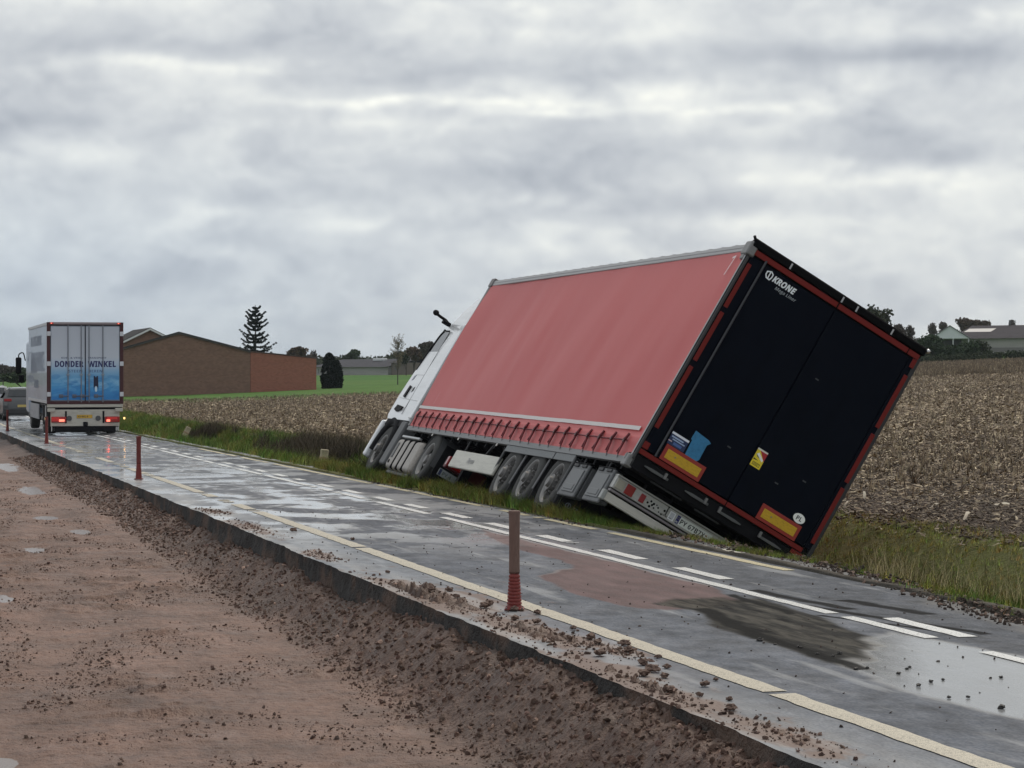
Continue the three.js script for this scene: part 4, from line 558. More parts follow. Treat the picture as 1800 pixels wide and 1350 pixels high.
// ---------------------------------------------------------------- cars queueing ahead
{
  const make = (paint, label, pos, turn) => {
    const t = thing('car', label, 'car', pos, turn, 'cars queueing ahead of the box lorry');
    const prof = [[.0, .34], [-.02, .62], [.02, .90], [.10, 1.02], [.16, 1.08], [.42, 1.44], [.62, 1.50], [1.6, 1.52], [2.3, 1.46], [3.1, 1.02], [3.5, .95], [4.15, .78], [4.3, .55], [4.28, .30]];
    const g = gridGeo(10, prof.length - 1, (u, v, i, j) => { const [f, y] = prof[j], a = u * 2 - 1, up = smoothstep(y, .95, 1.5), hw = lerp(.91, .66, up); return [a * hw * (1 - .0 * a * a), y - .05 * a * a * (y > 1.2 ? 1 : .3), -f - .10 * a * a * (f < .5 ? 1 : -1)]; });
    const sidesh = new THREE.Shape([[-.02, .34], [-.02, .7], [.1, 1.02], [3.1, 1.0], [3.5, .93], [4.2, .75], [4.28, .32]].map(([f, y]) => new THREE.Vector2(f, y)));
    const up = new THREE.Shape([[.18, 1.0], [.5, 1.40], [.7, 1.46], [2.25, 1.42], [3.05, 1.0]].map(([f, y]) => new THREE.Vector2(f, y)));
    const sides = [-1, 1].flatMap((d) => [new THREE.ExtrudeGeometry(sidesh, { depth: .2, bevelEnabled: false }).rotateY(Math.PI / 2).translate(d > 0 ? .70 : -.90, 0, 0), new THREE.ExtrudeGeometry(up, { depth: .1, bevelEnabled: false }).rotateY(Math.PI / 2).translate(d > 0 ? .63 : -.73, 0, 0)]);
    part('body', J(g, sides, bx(-.88, .88, .22, .40, -4.2, -.06, .05)), paint, t);
    part('rear_window', gridGeo(8, 4, (u, v) => { const a = u * 2 - 1, k = v; return [a * lerp(.70, .60, k), lerp(1.10, 1.40, k), -lerp(.155, .385, k) + .016 - .085 * a * a]; }), MV.glass, t);
    for (const d of [-1, 1]) part('side_window', new THREE.ExtrudeGeometry(new THREE.Shape([[.42, 1.06], [.66, 1.38], [2.18, 1.35], [2.85, 1.04]].map(([f, y]) => new THREE.Vector2(f, y))), { depth: .004, bevelEnabled: false }).rotateY(Math.PI / 2).translate(d > 0 ? .732 : -.736, 0, 0), MV.glass, t);
    for (const d of [-1, 1]) { part('tail_lamp', bx(d > 0 ? .52 : -.86, d > 0 ? .86 : -.52, .88, 1.0, .0, .03, .02).translate(0, 0, -.06), MV.redlamp, t); }
    part('bumper', bx(-.86, .86, .30, .55, -.15, .06, .05), MV.plastic, t); part('number_plate', bx(-.26, .26, .62, .73, .005, .02), mat([.5, .38, .12], .5), t); part('roof_rail', J(rod([-.56, 1.50, -.7], [-.56, 1.50, -2.2], .02, 6), rod([.56, 1.50, -.7], [.56, 1.50, -2.2], .02, 6)), MV.alu, t);
    for (const z of [-.85, -3.5]) { wheel(t, -.79, .32, z, .32, .21, -1); wheel(t, .79, .32, z, .32, .21, 1); }
    return shade(t);
  };
  const put = (px, Z) => [(px - 900) / 4000 * Z, 0, -Z];
  const y = (p) => { const [s] = SW(p[0], p[2]); p[1] = dip(s) + .004; return p; };
  make(mat([.045, .048, .052], .3, { clearcoat: .8, clearcoatRoughness: .1 }), 'dark grey estate car with pale roof rails just ahead of the box lorry', y(put(41, 103)), .27);
  make(mat([.30, .31, .33], .3, { clearcoat: .8, clearcoatRoughness: .1 }), 'lighter grey car beyond the dark estate car, farther from the lorry', y(put(-13, 116)), .27);
}

// ---------------------------------------------------------------- buildings
const brickTex = (a, b, c, seed) => { const R = rng(seed); const n = 256, W = 16, H = 32; const tones = Array.from({ length: W * H * 2 }, () => R()); return dataTex(n, n, (x, y) => { const row = Math.floor(y / (n / H)), off = row % 2 ? n / W / 2 : 0, col = Math.floor(((x + off) % n) / (n / W)), fx = ((x + off) % (n / W)) / (n / W), fy = (y % (n / H)) / (n / H), t = tones[row * W + col]; if (fx < .06 || fy < .14) return c.map(S); return a.map((v, k) => S(lerp(v, b[k], t))); }, true, true); };
{
  const M_dark = mat([1, 1, 1], .9, { map: brickTex([.15, .074, .052], [.225, .118, .084], [.23, .165, .13], 3) }), M_red = mat([1, 1, 1], .9, { map: brickTex([.25, .080, .052], [.33, .115, .078], [.28, .16, .12], 4) });
  const roof = mat([.045, .044, .046], .95, { specularIntensity: .2 }), white = mat([.62, .63, .64], .5);
  const P = (px, Z) => V((px - 900) / 4000 * Z, 0, -Z);
  // wall with a gable outline between two points; the outline is in metres along and up
  const uvScale = (g, k) => { const u = g.attributes.uv; for (let i = 0; i < u.count; i++) u.setXY(i, u.getX(i) / k, u.getY(i) / k); return g; };
  const along = (a, b) => Math.atan2(-(b.z - a.z), b.x - a.x);
  const prism = (pts, depth) => uvScale(new THREE.ExtrudeGeometry(new THREE.Shape(pts.map(([x, y]) => new THREE.Vector2(x, y))), { depth, bevelEnabled: false }).translate(0, 0, -depth), 3.4);
  const slab = (x0, y0, x1, y1, th, z0, z1) => { const s = new THREE.Shape([[x0, y0], [x1, y1], [x1, y1 + th], [x0, y0 + th]].map(([a, b]) => new THREE.Vector2(a, b))); return new THREE.ExtrudeGeometry(s, { depth: z1 - z0, bevelEnabled: false }).translate(0, 0, z0); };
  {
    const a = P(188, 203), b = P(440, 205), g0 = -.75, len = a.distanceTo(b), pk = len * .5;
    const t = thing('brick_barn', 'brown brick barn with a low gable and a windowless end wall', 'barn', [a.x, g0, a.z], along(a, b));
    const yl = 4.15, yp = 5.98, yr = 4.30;
    part('wall', prism([[0, 0], [len, 0], [len, yr], [pk, yp], [0, yl]], 14), M_dark, t);
    part('roof', J(slab(-.25, yl - .04, pk, yp + .02, .13, -14.2, .12), slab(pk, yp + .02, len + .02, yr + .03, .13, -14.2, .12)), roof, t);
    part('verge_board', J(slab(-.25, yl - .12, pk, yp - .06, .1, .12, .16), slab(pk, yp - .06, len + .02, yr - .05, .1, .12, .16)), mat([.06, .055, .05], .8), t);
    // red brick annex built against it
    const c = P(556, 207), l2 = b.distanceTo(c), g1 = -.45;
    const r = thing('brick_annex', 'low red brick annex wall joined to the brown barn', 'annex', [b.x, g1, b.z], along(b, c));
    part('wall', prism([[.02, 0], [l2, 0], [l2, 3.42], [.02, 4.0]], 14), M_red, r); part('coping', slab(.02, 4.02, l2 + .06, 3.44, .09, -14.1, .08), mat([.09, .06, .055], .8), r);
  }
  { // house behind with white verge boards
    const a = P(200, 228), b = P(326, 230), len = a.distanceTo(b), t = thing('brick_house', 'brown brick house with white gable boards behind the barn', 'house', [a.x, -.6, a.z], along(a, b));
    const pk = len * .5, yl = 4.75, yp = 6.55;
    part('wall', prism([[0, 0], [len, 0], [len, yl], [pk, yp], [0, yl]], 14), M_dark, t);
    part('roof', J(slab(-.5, yl - .1, pk, yp + .1, .16, -14.3, .35), slab(pk, yp + .1, len + .5, yl - .1, .16, -14.3, .35)), roof, t);
    part('gable_board', J(slab(-.5, yl - .2, pk, yp + .0, .2, .35, .40), slab(pk, yp, len + .5, yl - .2, .2, .35, .40)), white, t);
  }
  { // long grey barn across the meadow
    const a = P(548, 400), b = P(682, 372), len = a.distanceTo(b), y0 = landAt(b.x, b.z) - .4, t = thing('grey_barn', 'long low grey barn with a dark slate roof across the meadow', 'barn', [a.x, y0, a.z], along(a, b));
    part('wall', bx(0, len, 0, 1.75, -12, 0), mat([.36, .35, .34], .85, { map: rep(T_grime, .2) }), t);
    part('roof', J(gridGeo(1, 1, (u, v) => [lerp(-.3, len + .3, u), lerp(1.7, 3.1, v), lerp(.5, -6, v)]), gridGeo(1, 1, (u, v) => [lerp(-.3, len + .3, u), lerp(3.1, 1.7, v), lerp(-6, -12.5, v)])), mat([.070, .070, .080], .95, { map: rep(T_grime, 2), specularIntensity: .15 }), t);
    part('roof_light', bx(len * .52, len * .64, 2.75, 3.2, -5.2, -4.2, .1), white, t);
    for (let i = 0; i < 7; i++) part('window', bx(1 + i * 1.75, 1.55 + i * 1.75, .65, 1.4, 0, .03), mat([.12, .12, .12], .3), t);
    part('end_house', J(bx(len + .2, len + 6, 0, 2.4, -8, -.5)), mat([.16, .13, .115], .9), t); part('end_roof', J(gridGeo(1, 1, (u, v) => [lerp(len - .1, len + 6.2, u), lerp(2.35, 3.7, v), lerp(0, -4.2, v)])), roof, t); part('window', bx(len + 1.6, len + 2.2, 1.2, 2.0, -.5, -.46), mat([.05, .05, .05], .3), t);
  }
  { // pale shed and long farm building on the rise at the right
    const a = P(1638, 346), b = P(1704, 345), len = a.distanceTo(b), y0 = landAt(a.x, a.z) - .3, t = thing('pale_shed', 'pale metal shed with an open front and a shallow gable behind the hedge', 'shed', [a.x, y0, a.z], along(a, b));
    const k = .48; part('gable', prism([[0, 3.1], [len, 3.1], [len * k, 5.0]], 12), mat([.62, .65, .67], .6), t); for (const x of [0, len * .55, len - .2]) part('post', bx(x, x + .2, 0, 3.1, -.2, 0), mat([.4, .41, .42], .7), t); part('back_wall', bx(0, len, 0, 3.1, -11.8, -11.6), mat([.10, .10, .10], .8), t);
    part('roof', J(slab(-.2, 3.05, len * k, 5.02, .12, -12.2, .2), slab(len * k, 5.02, len + .2, 3.05, .12, -12.2, .2)), mat([.20, .20, .21], .7), t);
    const c = P(1690, 352), d = P(1860, 342), l2 = c.distanceTo(d), u = thing('farm_building', 'long farm building with a dark roof and pale walls on the rise', 'building', [c.x, y0, c.z], along(c, d));
    part('wall', bx(0, l2, 0, 3.2, -14, 0), mat([.40, .385, .36], .8, { map: rep(T_grime, .15) }), u); part('wall_band', bx(3.2, l2, 1.15, 1.75, 0, .05), mat([.20, .19, .185], .8), u); part('door', bx(1.6, 3.1, 0, 2.9, 0, .06), mat([.30, .295, .29], .7), u);
    part('roof', J(gridGeo(1, 1, (a2, v) => [lerp(-1.8, l2 + .4, a2), lerp(3.15, 5.3, v), lerp(.6, -7, v)]), gridGeo(1, 1, (a2, v) => [lerp(-1.8, l2 + .4, a2), lerp(5.3, 3.15, v), lerp(-7, -14.6, v)])), mat([.070, .064, .070], .95, { map: rep(T_grime, 1), specularIntensity: .15 }), u);
    part('roof_light', gridGeo(1, 1, (a2, v) => [lerp(-1.2, 3.4, a2), lerp(4.2, 4.75, v) + .05, lerp(-3.1, -5.05, v)]), mat([.50, .48, .46], .5), u); part('chimney', bx(4.6, 4.85, 5.2, 6.1, -7.2, -6.9), mat([.08, .08, .08], .8), u);
  }
}
// ---------------------------------------------------------------- trees
const RT = rng(2024);
function leafCloud(spots, n, size, R, spread) {      // many small bent leaf faces round the given points
  const p = new Float32Array(n * 12), idx = new Uint32Array(n * 6), nor = new Float32Array(n * 12), uv = new Float32Array(n * 8), a = V(0, 0, 0), b = V(0, 0, 0), c = V(0, 0, 0);
  for (let i = 0; i < n; i++) {
    const [x, y, z, r] = spots[Math.floor(R() * spots.length)], th = R() * 6.283, ph = Math.acos(R() * 2 - 1), d = (r ?? spread) * Math.cbrt(R());
    c.set(x + d * Math.sin(ph) * Math.cos(th), y + d * Math.cos(ph) * .8, z + d * Math.sin(ph) * Math.sin(th));
    a.set(R() - .5, R() - .5, R() - .5).normalize(); b.set(R() - .5, R() - .5, R() - .5).cross(a).normalize(); const k = size * (.6 + R() * .8), w = k * .6, nn = a.clone().cross(b);
    [[-1, -1], [1, -1], [1, 1], [-1, 1]].forEach(([u, v], q) => { p.set([c.x + a.x * u * k + b.x * v * w, c.y + a.y * u * k + b.y * v * w, c.z + a.z * u * k + b.z * v * w], i * 12 + q * 3); nor.set([nn.x, nn.y, nn.z], i * 12 + q * 3); uv.set([(u + 1) / 2, (v + 1) / 2], i * 8 + q * 2); });
    idx.set([i * 4, i * 4 + 1, i * 4 + 2, i * 4, i * 4 + 2, i * 4 + 3], i * 6);
  }
  const g = new THREE.BufferGeometry(); g.setAttribute('position', new THREE.BufferAttribute(p, 3)); g.setAttribute('normal', new THREE.BufferAttribute(nor, 3)); g.setAttribute('uv', new THREE.BufferAttribute(uv, 2)); g.setIndex(new THREE.BufferAttribute(idx, 1)); return g;
}
const ML = { spruce: mat([.013, .022, .018], .9, { specularIntensity: .2 }), cypress: mat([.007, .013, .009], .9, { specularIntensity: .2 }), oak: mat([.040, .050, .027], .9, { specularIntensity: .3 }), brown: mat([.085, .055, .035], .9), grey: mat([.075, .062, .052], .9), pale: mat([.20, .17, .12], .9), green: mat([.042, .066, .032], .9, { specularIntensity: .3 }), bark: mat([.055, .045, .038], .9) };
const PX = (px, Z) => { const x = (px - 900) / 4000 * Z; return [x, landAt(x, -Z), -Z]; };
const YP = (py, Z) => EYE + (652 - py) / 4000 * Z;      // height that something at that distance shows at
function broadleaf(name, label, category, pos, h, rx, m, leaves, size, group, bare = .16) {
  const t = thing(name, label, category, pos, RT() * 6, group), limbs = [], tips = [];
  const grow = (p, d, len, r, k) => { const q = p.clone().addScaledVector(d, len); limbs.push(rod(p.toArray(), q.toArray(), r, 5, r * .62)); if (k === 0) { tips.push([q.x, q.y, q.z, h * .06]); return; } if (k < 3) tips.push([q.x, q.y, q.z, h * .07]); const n = 3 + (RT() < .5 ? 1 : 0); for (let i = 0; i < n; i++) { const e = V((RT() - .5) * 2.1 * rx / h * 1.6, .35 + RT() * .75, (RT() - .5) * 2.1 * rx / h * 1.6).normalize(); grow(q, e.lerp(d, .3).normalize(), len * (.62 + RT() * .2), r * .6, k - 1); } };
  grow(V(0, -.3, 0), V(.03, 1, .02).normalize(), h * bare + .3, h * .022, 4);
  let top = 0, wide = 0; tips.forEach(([x, y, z]) => { top = Math.max(top, y); wide = Math.max(wide, Math.hypot(x, z)); });
  const trunk = part('trunk', flat(limbs), ML.bark, t), crown = part('crown', leafCloud(tips, leaves, size, RT), m, t);
  const sy = h / (top + h * .06), sx = rx / (wide + h * .06); for (const o of [trunk, crown]) o.scale.set(sx, sy, sx);
  return t;
}
{
  // spruce behind the annex: whorls of drooping, up-tipped boughs
  const Z = 246, pos = PX(449, Z), H = YP(536, Z) - pos[1], t = thing('spruce_tree', 'dark spruce tree with open tiers rising behind the brick annex', 'spruce', pos);
  const R = rng(88), wood = [rod([0, -.3, 0], [0, H, 0], .17, 8, .03)], spots = [];
  for (let y = H * .18; y < H * .985; y += .30 + .26 * R()) {
    const k = 1 - y / H, n = 5 + Math.floor(R() * 4), a0 = R() * 6;
    for (let i = 0; i < n; i++) { const a = a0 + i / n * 6.283 + R() * .5, len = (.28 + 2.75 * Math.pow(k, .72)) * (.35 + R() * .85), up = .35 - .7 * k + (R() - .5) * .3; const pts = []; for (let q = 0; q <= 4; q++) { const u = q / 4; pts.push([Math.cos(a) * len * u, y + len * (up * u * .6 - .22 * u * k + .36 * u * u * u), Math.sin(a) * len * u]); } wood.push(pipe(pts, .028, 6, 4)); for (let q = 1; q <= 8; q++) { const u = q / 8, i0 = Math.min(3, Math.floor(u * 4)), f = u * 4 - i0, A = pts[i0], B = pts[i0 + 1]; spots.push([lerp(A[0], B[0], f), lerp(A[1], B[1], f) - .06, lerp(A[2], B[2], f), .10 + .15 * k * R()]); } }
  }
  part('trunk', flat(wood), ML.bark, t); part('crown', leafCloud(spots, 26000, .052, R), ML.spruce, t);
}
{ // two clipped dark conifers standing together, drawn as one bush with two tops
  const Z = 214, pos = PX(583, Z), t = thing('cypress_bush', 'dense dark conifer bush at the edge of the meadow beside the annex', 'bush', pos), R = rng(12), H = YP(621, Z) - pos[1], sp = [];
  for (let i = 0; i < 500; i++) { const v = R(), a = R() * 6.283, prof = Math.sqrt(Math.max(0, 1 - Math.pow(v, 2.2))) * (.72 + .28 * Math.min(1, v * 5)), q = R() < .6 ? [-.25, 1, .78] : [.45, .78, .62]; sp.push([q[0] + Math.cos(a) * q[2] * prof * (.75 + .25 * R()), .05 + v * H * q[1] * .97, Math.sin(a) * q[2] * prof * (.75 + .25 * R()), .17]); }
  sp.push([-.25, H * .98, 0, .12]);
  part('trunk', rod([-.2, -.2, 0], [-.2, H * .8, 0], .1, 6, .03), ML.bark, t); part('crown', leafCloud(sp, 14000, .06, R), ML.cypress, t);
}
{
  const Z = 232, pos = PX(699, Z), h = YP(588, Z) - pos[1], t = thing('young_tree', 'slender pale young tree with thin yellowing leaves in the meadow', 'tree', pos), R = rng(61), wood = [rod([0, -.2, 0], [.05, h * .9, 0], .07, 6, .015)], tips = [];
  for (let i = 0; i < 46; i++) { const v = R(), y0 = h * (.28 + .55 * v), a = R() * 6.283, r = 1.05 * Math.sqrt(Math.max(.05, 1 - Math.pow(v * 1.7 - .75, 2))) * (.5 + .5 * R()), q = [Math.cos(a) * r, y0 + h * .16 * (.4 + R()), Math.sin(a) * r]; wood.push(rod([0, y0, 0], q, .02, 4, .006)); for (let k = 1; k < 5; k++) tips.push([q[0] * k / 4, lerp(y0, q[1], k / 4), q[2] * k / 4, .16]); }
  part('trunk', flat(wood), ML.bark, t); part('crown', leafCloud(tips, 1500, .04, R), ML.pale, t);
}
{ // far trees that can be told apart
  const G = 'far trees behind the fields';
  const row = [
    ['brown autumn tree behind the annex roof, beside the spruce', 523, 300, 608, 1.6, ML.brown, 2600], ['greyish bare-topped tree behind the end of the annex', 545, 320, 614, 1.3, ML.grey, 1600],
    ['rounded dark tree behind the long grey barn roof', 622, 430, 612, 1.8, ML.green, 2600], ['small dark tree at the left end of the grey barn', 608, 430, 622, 1.4, ML.oak, 1800],
    ['tallest brown-tinged tree behind the white cab', 752, 330, 598, 2.0, ML.grey, 3000], ['brownish tree at the edge of the wood by the white cab', 728, 340, 608, 1.9, ML.brown, 2600], ['dark tree between the pale young tree and the cab', 714, 350, 617, 1.7, ML.oak, 2400],
    ['spreading dark tree rising over the trailer roof edge', 1540, 225, 530, 2.4, ML.oak, 1300], ['grey-green tree low behind the trailer corner', 1585, 262, 566, 1.3, ML.grey, 1700], ['thin grey tree beside the trailer corner', 1600, 266, 570, .9, ML.grey, 900],
    ['bare brownish tree behind the pale shed roof', 1640, 400, 566, 1.8, ML.grey, 1300], ['second bare tree behind the pale shed', 1660, 402, 563, 1.3, ML.grey, 900], ['dense brown tree over the farm building roof', 1700, 410, 556, 2.6, ML.brown, 3200], ['brown tree sloping down over the dark farm roof', 1722, 412, 560, 2.6, ML.brown, 3000], ['thin tree beyond the dark roof near the chimney', 1778, 430, 560, 1.0, ML.grey, 600],
    ['round grey tree beyond the cars', 5, 330, 640, 2.0, ML.grey, 1800], ['dark evergreen tree beside the lorry mirror', 38, 250, 652, 2.4, ML.green, 2600],
  ];
  for (const [label, px, Z, py, rx, m, n] of row) { const p = PX(px, Z); broadleaf('far_tree', label, 'tree', p, YP(py, Z) - p[1], rx, m, n, .10, G); }
  // hedge bushes by the field end
  const R = rng(71);
  const bushes = [[1612, 598, 2.0, 'rounded green bush at the trailer corner end of the hedge'], [1632, 590, 2.2, 'tall dark bush in the hedge below the pale shed'], [1655, 612, 1.7, 'green bush in the hedge before the open shed front'], [1680, 611, 1.8, 'green bush in the hedge under the shed post'], [1702, 604, 1.6, 'dark bush in the hedge before the farm door'], [1718, 602, 1.7, 'last rounded bush of the hedge beside the green slope']];
  for (const [px, py, rx, label] of bushes) { const Z = 262 + R() * 6, p = PX(px, Z), h = YP(py, Z) - p[1] , t = thing('hedge_bush', label, 'bush', p, 0, 'bushes of the field hedge'); const sp = Array.from({ length: 60 }, () => { const a = R() * 6.283, v = Math.sqrt(R()), y = R(); return [Math.cos(a) * rx * v * Math.sqrt(1 - .6 * y * y), y * h * .9 + .1, Math.sin(a) * rx * v, .55]; }); part('stem', J(rod([0, -.3, 0], [.2, h * .6, 0], .09, 5, .03), rod([0, 0, 0], [-.5, h * .5, .2], .07, 5, .02)), ML.bark, t); part('foliage', leafCloud(sp, 4200, .10, R), R() < .5 ? ML.green : ML.oak, t); }
  const low = Array.from({ length: 260 }, () => { const px = 1600 + R() * 260, Z = 258 + R() * 4, p = PX(px, Z); return [p[0], p[1] + .15 + R() * .55, p[2], .5]; });
  solo('low_hedge', leafCloud(low, 9000, .09, R), ML.oak, 'low dark strip of brambles along the far end of the stubble field', 'hedge', null, 'stuff');
  const wood = []; for (let i = 0; i < 900; i++) { const px = 470 + R() * 340, Z = 470 + R() * 60, p = PX(px, Z), top = YP(634 - 9 * Math.abs(N2(px * .04, 2, 3)) * 2 - (px > 690 ? 8 : 0), Z); wood.push([p[0], lerp(p[1], top, Math.pow(R(), .7)), p[2], 1.2]); }
  solo('far_wood', leafCloud(wood, 26000, .22, R), ML.oak, 'far-off dark line of woodland behind the grey barn', 'wood', null, 'stuff');
  const wood2 = []; for (let i = 0; i < 700; i++) { const px = -60 + R() * 230, Z = 420 + R() * 60, p = PX(px, Z), top = YP(657 - 16 * Math.abs(N2(px * .05, 7, 3)), Z); wood2.push([p[0], lerp(p[1], top, Math.pow(R(), .7)), p[2], 1.2]); }
  solo('far_wood', leafCloud(wood2, 18000, .22, R), ML.green, 'far-off hazy trees beyond the cars where the road runs out', 'wood', null, 'stuff');
  const wood3 = []; for (let i = 0; i < 1500; i++) { const px = 800 + R() * 1100, Z = 620 + R() * 80, p = PX(px, Z), top = YP(lerp(640, 600, clamp((px - 1300) / 300, 0, 1)) - 8 * Math.abs(N2(px * .03, 7, 3)), Z); wood3.push([p[0], lerp(p[1], top, Math.pow(R(), .7)), p[2], 1.6]); }
  solo('far_wood', leafCloud(wood3, 26000, .3, R), ML.grey, 'far-off greyish woodland on the rise behind the farm', 'wood', null, 'stuff');
}

// ---------------------------------------------------------------- grass, weeds, stubble
function blades(n, h, bend, R, width, spread) { const ps = [], ns = [], ix = []; for (let i = 0; i < n; i++) { const a = R() * 6.283, r = spread * Math.sqrt(R()), x = Math.cos(a) * r, z = Math.sin(a) * r, d = R() * 6.283, dx = Math.cos(d), dz = Math.sin(d), hh = h * (.5 + R() * .7), b = bend * (.3 + R()), w = width * (.6 + .8 * R()), o = ps.length / 3; for (let k = 0; k <= 3; k++) { const u = k / 3, yy = hh * (u - .25 * b * u * u), off = hh * b * u * u, ww = w * (1 - u * .92); ps.push(x + dx * off - dz * ww, yy, z + dz * off + dx * ww, x + dx * off + dz * ww, yy, z + dz * off - dx * ww); ns.push(dx * .5, .8, dz * .5, dx * .5, .8, dz * .5); if (k < 3) { const q = o + k * 2; ix.push(q, q + 1, q + 3, q, q + 3, q + 2); } } } const g = new THREE.BufferGeometry(); g.setAttribute('position', new THREE.Float32BufferAttribute(ps, 3)); g.setAttribute('normal', new THREE.Float32BufferAttribute(ns, 3)); g.setIndex(ix); return g; }
function scatter(name, label, category, geos, m, list) {
  geos.forEach((g, gi) => { const mine = list.filter((_, i) => i % geos.length === gi), im = new THREE.InstancedMesh(g, m, mine.length), o = new THREE.Object3D(), c = new THREE.Color(); mine.forEach(([x, y, z, sc, tn, lx, lz], i) => { o.position.set(x, y, z); o.rotation.set(lx ?? 0, (i * 2.399) % 6.283, lz ?? 0); o.scale.set(sc, sc * (.8 + .4 * ((i * .618) % 1)), sc); o.updateMatrix(); im.setMatrixAt(i, o.matrix); im.setColorAt(i, c.setRGB(...tn)); }); im.name = numbered(name); im.castShadow = im.receiveShadow = true; tag(im, label, category, null, 'stuff'); scene.add(im); });
}
{
  const R = rng(404), leaf = mat([1, 1, 1], .65, { transmission: .25, thickness: 0, specularIntensity: .5 });
  leaf.transmission = 0;
  const green = [], dry = [], scrub = [];
  const tone = (s, w) => { const q = clamp(.5 + 1.5 * N2(s * .5, w * .8, 3) + (R() - .5) * .6, 0, 1); return [lerp(.19, .52, q), lerp(.32, .46, q), lerp(.055, .12, q)].map((v) => v * (.7 + .6 * R())); };
  const free = (s, w) => w > roadR(s) - .06 + .1 * N2(s * 2, 5, 2);
  for (let i = 0; i < 24000; i++) { const s = 8 + 34 * Math.pow(R(), 1.25), w = 8.15 + 5.1 * R(); if (!free(s, w)) continue; const close = smoothstep(w, 8.3, 9.3), bald = N2(s * 1.2, w * 2, 3) < -.12 + .12 * (1 - close) && w < 9.4; if (bald) continue; green.push([...at(s, w, land(s, w) - .01), (.38 + .62 * R()) * lerp(.55, 1, close) * (w > 12.2 ? .7 : 1) * lerp(1, .5, smoothstep(s, 19, 21) * (1 - smoothstep(s, 26, 28)) * (1 - smoothstep(w, 9.6, 10.4))), tone(s, w)]); }
  for (let i = 0; i < 7000; i++) { const s = 20 + 26 * R(), w = roadR(s) - .10 + .7 * R() * R(); if (N2(s * 1.1, w * 2 + 3, 3) < -.2) continue; green.push([...at(s, w, Math.max(land(s, w), w < roadR(s) ? dip(s) : -9) - .01), (.6 + .8 * R()) * lerp(.4, 1, smoothstep(s, 25, 29)), tone(s, w)]); }
  for (let i = 0; i < 26000; i++) { const s = 42 + 90 * Math.pow(R(), 1.2), w = 8.7 + 4.6 * R(); if (!free(s, w)) continue; green.push([...at(s, w, land(s, w) - .01), 1.0 + 1.0 * R(), tone(s, w).map((v, k) => v * [.75, .9, .9][k])]); }
  for (let i = 0; i < 3800; i++) { const s = 9 + 11 * R(), w = 9.3 + 3.4 * R(); if (N2(s * .8 + 9, w, 3) < .03) continue; const k = .6 + .7 * R(); dry.push([...at(s, w, land(s, w) - .02), .55 + .6 * R(), [.52 * k, .45 * k, .25 * k], (R() - .5) * .3, (R() - .5) * .3]); }
  for (let i = 0; i < 500; i++) { const s = 19.6 + 2.2 * (R() + R() - 1), w = 10.1 + 1.0 * (R() - .5), k = .7 + .6 * R(); dry.push([...at(s, w, land(s, w)), .8 + .7 * R(), [.46 * k, .39 * k, .23 * k], (R() - .5) * .3, (R() - .5) * .3]); }
  // brown dead weeds along the field side further on, and the tangle by the crash
  for (let i = 0; i < 9000; i++) { const s = 44 + 45 * Math.pow(R(), .9), w = 11.2 + 1.7 * R(); if (N2(s * .12 + 3, 4, 2) + .3 * N2(s * .6, w, 2) < .0) continue; const k = .6 + .7 * R(); scrub.push([...at(s, w, lerp(land(s, w), dip(s) - .1, .35)), .9 + .7 * R(), [.12 * k, .098 * k, .066 * k]]); }
  for (let i = 0; i < 900; i++) { const s = 43 + 2.2 * (R() + R() - 1), w = 9.7 + .5 * R(), k = .6 + .7 * R(); scrub.push([...at(s, w, land(s, w)), 1.6 + .9 * R(), [.045 * k, .042 * k, .034 * k]]); }
  scatter('verge_grass', 'uneven green and yellowing grass of the road verge', 'grass', [blades(16, .17, .9, R, .0032, .07), blades(14, .22, 1.2, R, .003, .08), blades(18, .12, .7, R, .0036, .07)], leaf, green);
  scatter('dry_grass', 'tall straw-coloured grass stalks leaning over the ditch', 'grass', [blades(9, .42, 1.0, R, .0026, .06), blades(8, .52, .7, R, .0024, .05)], leaf, dry);
  scatter('dead_weeds', 'brown dead weeds standing between verge and field', 'weeds', [blades(12, .42, .6, R, .005, .12), blades(12, .3, .9, R, .006, .12)], leaf, scrub);

  // maize stubble in drilled rows, with leaf litter
  const stalk = (seed) => { const Q = rng(seed), g = [rod([0, -.02, 0], [.02 * (Q() - .5), .16 + .1 * Q(), .02 * (Q() - .5)], .0115, 5, .009)].map((x) => { x.deleteAttribute('uv'); return x.toNonIndexed(); }); const b = blades(3, .2, 1.7, Q, .012, .02).toNonIndexed(); return mergeGeometries([...g, b]); };
  const straw = mat([1, 1, 1], .75), stubs = [], litter = [], near = [];
  const st = () => { const k = .5 + .74 * R(), q = R(); return q < .2 ? [.50 * k, .41 * k, .27 * k] : q < .6 ? [.31 * k, .235 * k, .15 * k] : [.19 * k, .14 * k, .095 * k]; };
  const standing = (s, w, Z) => clamp((Z - 33) / 12, .04, 1);
  for (let i = 0; i < 290000; i++) {
    const Z = 26 + 154 * Math.pow(R(), .75), px = -220 + 2600 * R(), x = (px - 900) / 4000 * Z; const [s, w0] = SW(x, -Z); if (w0 < 13.1) continue;
    const row = Math.round(w0 / .75) * .75, w = row + (R() - .5) * .12; if (R() > .29 * standing(s, w, Z)) continue;
    const p = at(s, w, 0); p[1] = land(s, w); stubs.push([...p, .42 + .66 * R(), st(), (R() - .5) * .7, (R() - .5) * .7]);
  }
  for (let i = 0; i < 50000; i++) { const Z = 165 + 88 * R(), px = 1200 + 1200 * R(), x = (px - 900) / 4000 * Z, [s, w] = SW(x, -Z); stubs.push([x, land(s, w), -Z, 1 + R(), st().map((v) => v * .9), (R() - .5) * .7, (R() - .5) * .7]); }
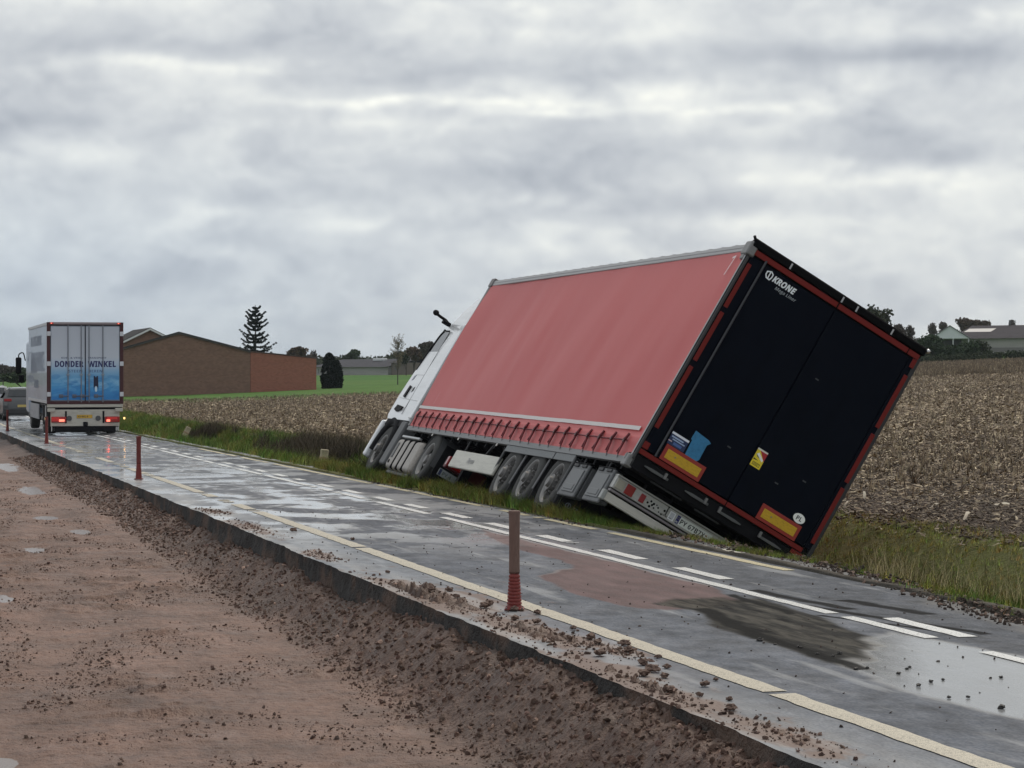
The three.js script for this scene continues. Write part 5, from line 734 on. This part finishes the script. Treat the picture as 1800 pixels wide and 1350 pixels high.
  const strip = (seed) => { const Q = rng(seed), n = 5, L = .16 + .16 * Q(), c = (Q() - .5) * 1.6, tw = Q() * 1.2; return gridGeo(n, 1, (u, v) => { const a = (u - .5) * c, wd = (.018 - .012 * Math.abs(u - .5)) * (v - .5) * 2; return [Math.sin(a) * L / (c || 1) * 1 + (c ? 0 : (u - .5) * L), .012 + .05 * Math.sin(u * 3.1) * Q() + Math.abs(wd) * Math.sin(tw), (1 - Math.cos(a)) * L / (c || 1) + wd]; }); };
  for (let i = 0; i < 74000; i++) {
    const Z = 24 + 150 * Math.pow(R(), 1.1), px = -220 + 2600 * R(), x = (px - 900) / 4000 * Z; const [s, w] = SW(x, -Z); if (w < 12.7) continue;
    litter.push([x, land(s, w) + .005, -Z, .28 + .75 * R() * R() + clamp((Z - 34) / 50, 0, .8), st().map((v) => v * (Z < 36 ? .6 : .95)), (R() - .5) * .7, (R() - .5) * .7]);
  }
  scatter('maize_stubble', 'cut maize stalks standing in rows across the field', 'stubble', [stalk(1), stalk(2), stalk(3)], straw, stubs);
  const noUv = (g) => { g.deleteAttribute('uv'); return g; };
  scatter('maize_litter', 'dry maize leaves and stalk pieces strewn over the dark soil', 'litter', [1, 2, 3, 4].map((k) => noUv(strip(k))), straw, litter);
  const clods = []; for (let i = 0; i < 40000; i++) { const Z = 25 + 50 * Math.pow(R(), 1.5), px = 1300 + 900 * R(), x = (px - 900) / 4000 * Z, [s, w] = SW(x, -Z); if (w < 12.9) continue; const k = .5 + .6 * R(); clods.push([x, land(s, w), -Z, .015 + .05 * Math.pow(R(), 2), [.80 * k, .78 * k, .74 * k]]); }
  scatter('soil_clods', 'dark lumps of turned soil along the edge of the stubble field', 'soil', clodLow, mat([.10, .075, .058], .9, { map: T_grime }), clods);
  // pale husks that stand out one by one
  const husk = mat([.46, .42, .33], .7), H = [strip(11), strip(12), strip(13)];
  for (const [px, py, k] of [[1660, 866, 1.2], [1672, 868, 1.1], [1690, 870, 1.2], [1645, 886, 1.6], [1750, 865, 1.4], [1762, 885, 1.9], [1520, 865, 1.6], [1488, 882, 1.3], [1572, 783, 1.3], [1548, 785, 1.4], [1700, 905, 2.0], [1558, 880, 1.2]]) { const Z = (EYE + .05) * 4000 / (py - 652), x = (px - 900) / 4000 * Z, o = solo('maize_husk', H[px % 3], husk, 'pale maize husk lying on the dark soil near the ditch', 'husk', 'pale husks on the field edge'); o.position.set(x, landAt(x, -Z) + .04, -Z); o.rotation.set(.9 * (R() - .5), R() * 3 - 1.5, .5 * (R() - .5) + .3); o.scale.set(k * .55, k * .55, k * .9); }
}

// ---------------------------------------------------------------- small things on the verge
{
  const stone = mat([.46, .40, .27], .8, { map: rep(T_grime, 1.5), bumpMap: T_bumpA, bumpScale: .02 });
  const make = (s, w, h, tilt, label) => { const y0 = dip(s) - .12, t = thing('boundary_stub', label, 'post', at(s, w, y0), .3, 'pale stub posts on the verge'); const o = part('shaft', J(bx(-.085, .085, 0, h - .05, -.07, .07, .02), new THREE.CylinderGeometry(.085, .085, .14, 16, 1, false, -Math.PI / 2, Math.PI).rotateX(Math.PI / 2).rotateZ(0).translate(0, h - .07, 0)), stone, t); o.rotation.z = tilt; const b = part('band', bx(-.09, .09, h * .35, h * .48, -.075, .075, .01), mat([.33, .22, .15], .8), t); b.rotation.z = tilt; return t; };
  make(50, 9.75, .42, -.12, 'pale yellowish stub post leaning in the grass near the white cab');
  make(78, 10.2, .45, -.5, 'pale stub post tipped over in the verge beside the box lorry');
}

shade(scene);
scene.fog = new THREE.FogExp2(0xb9c3cb, 0.00012);
renderer.render(scene, camera);
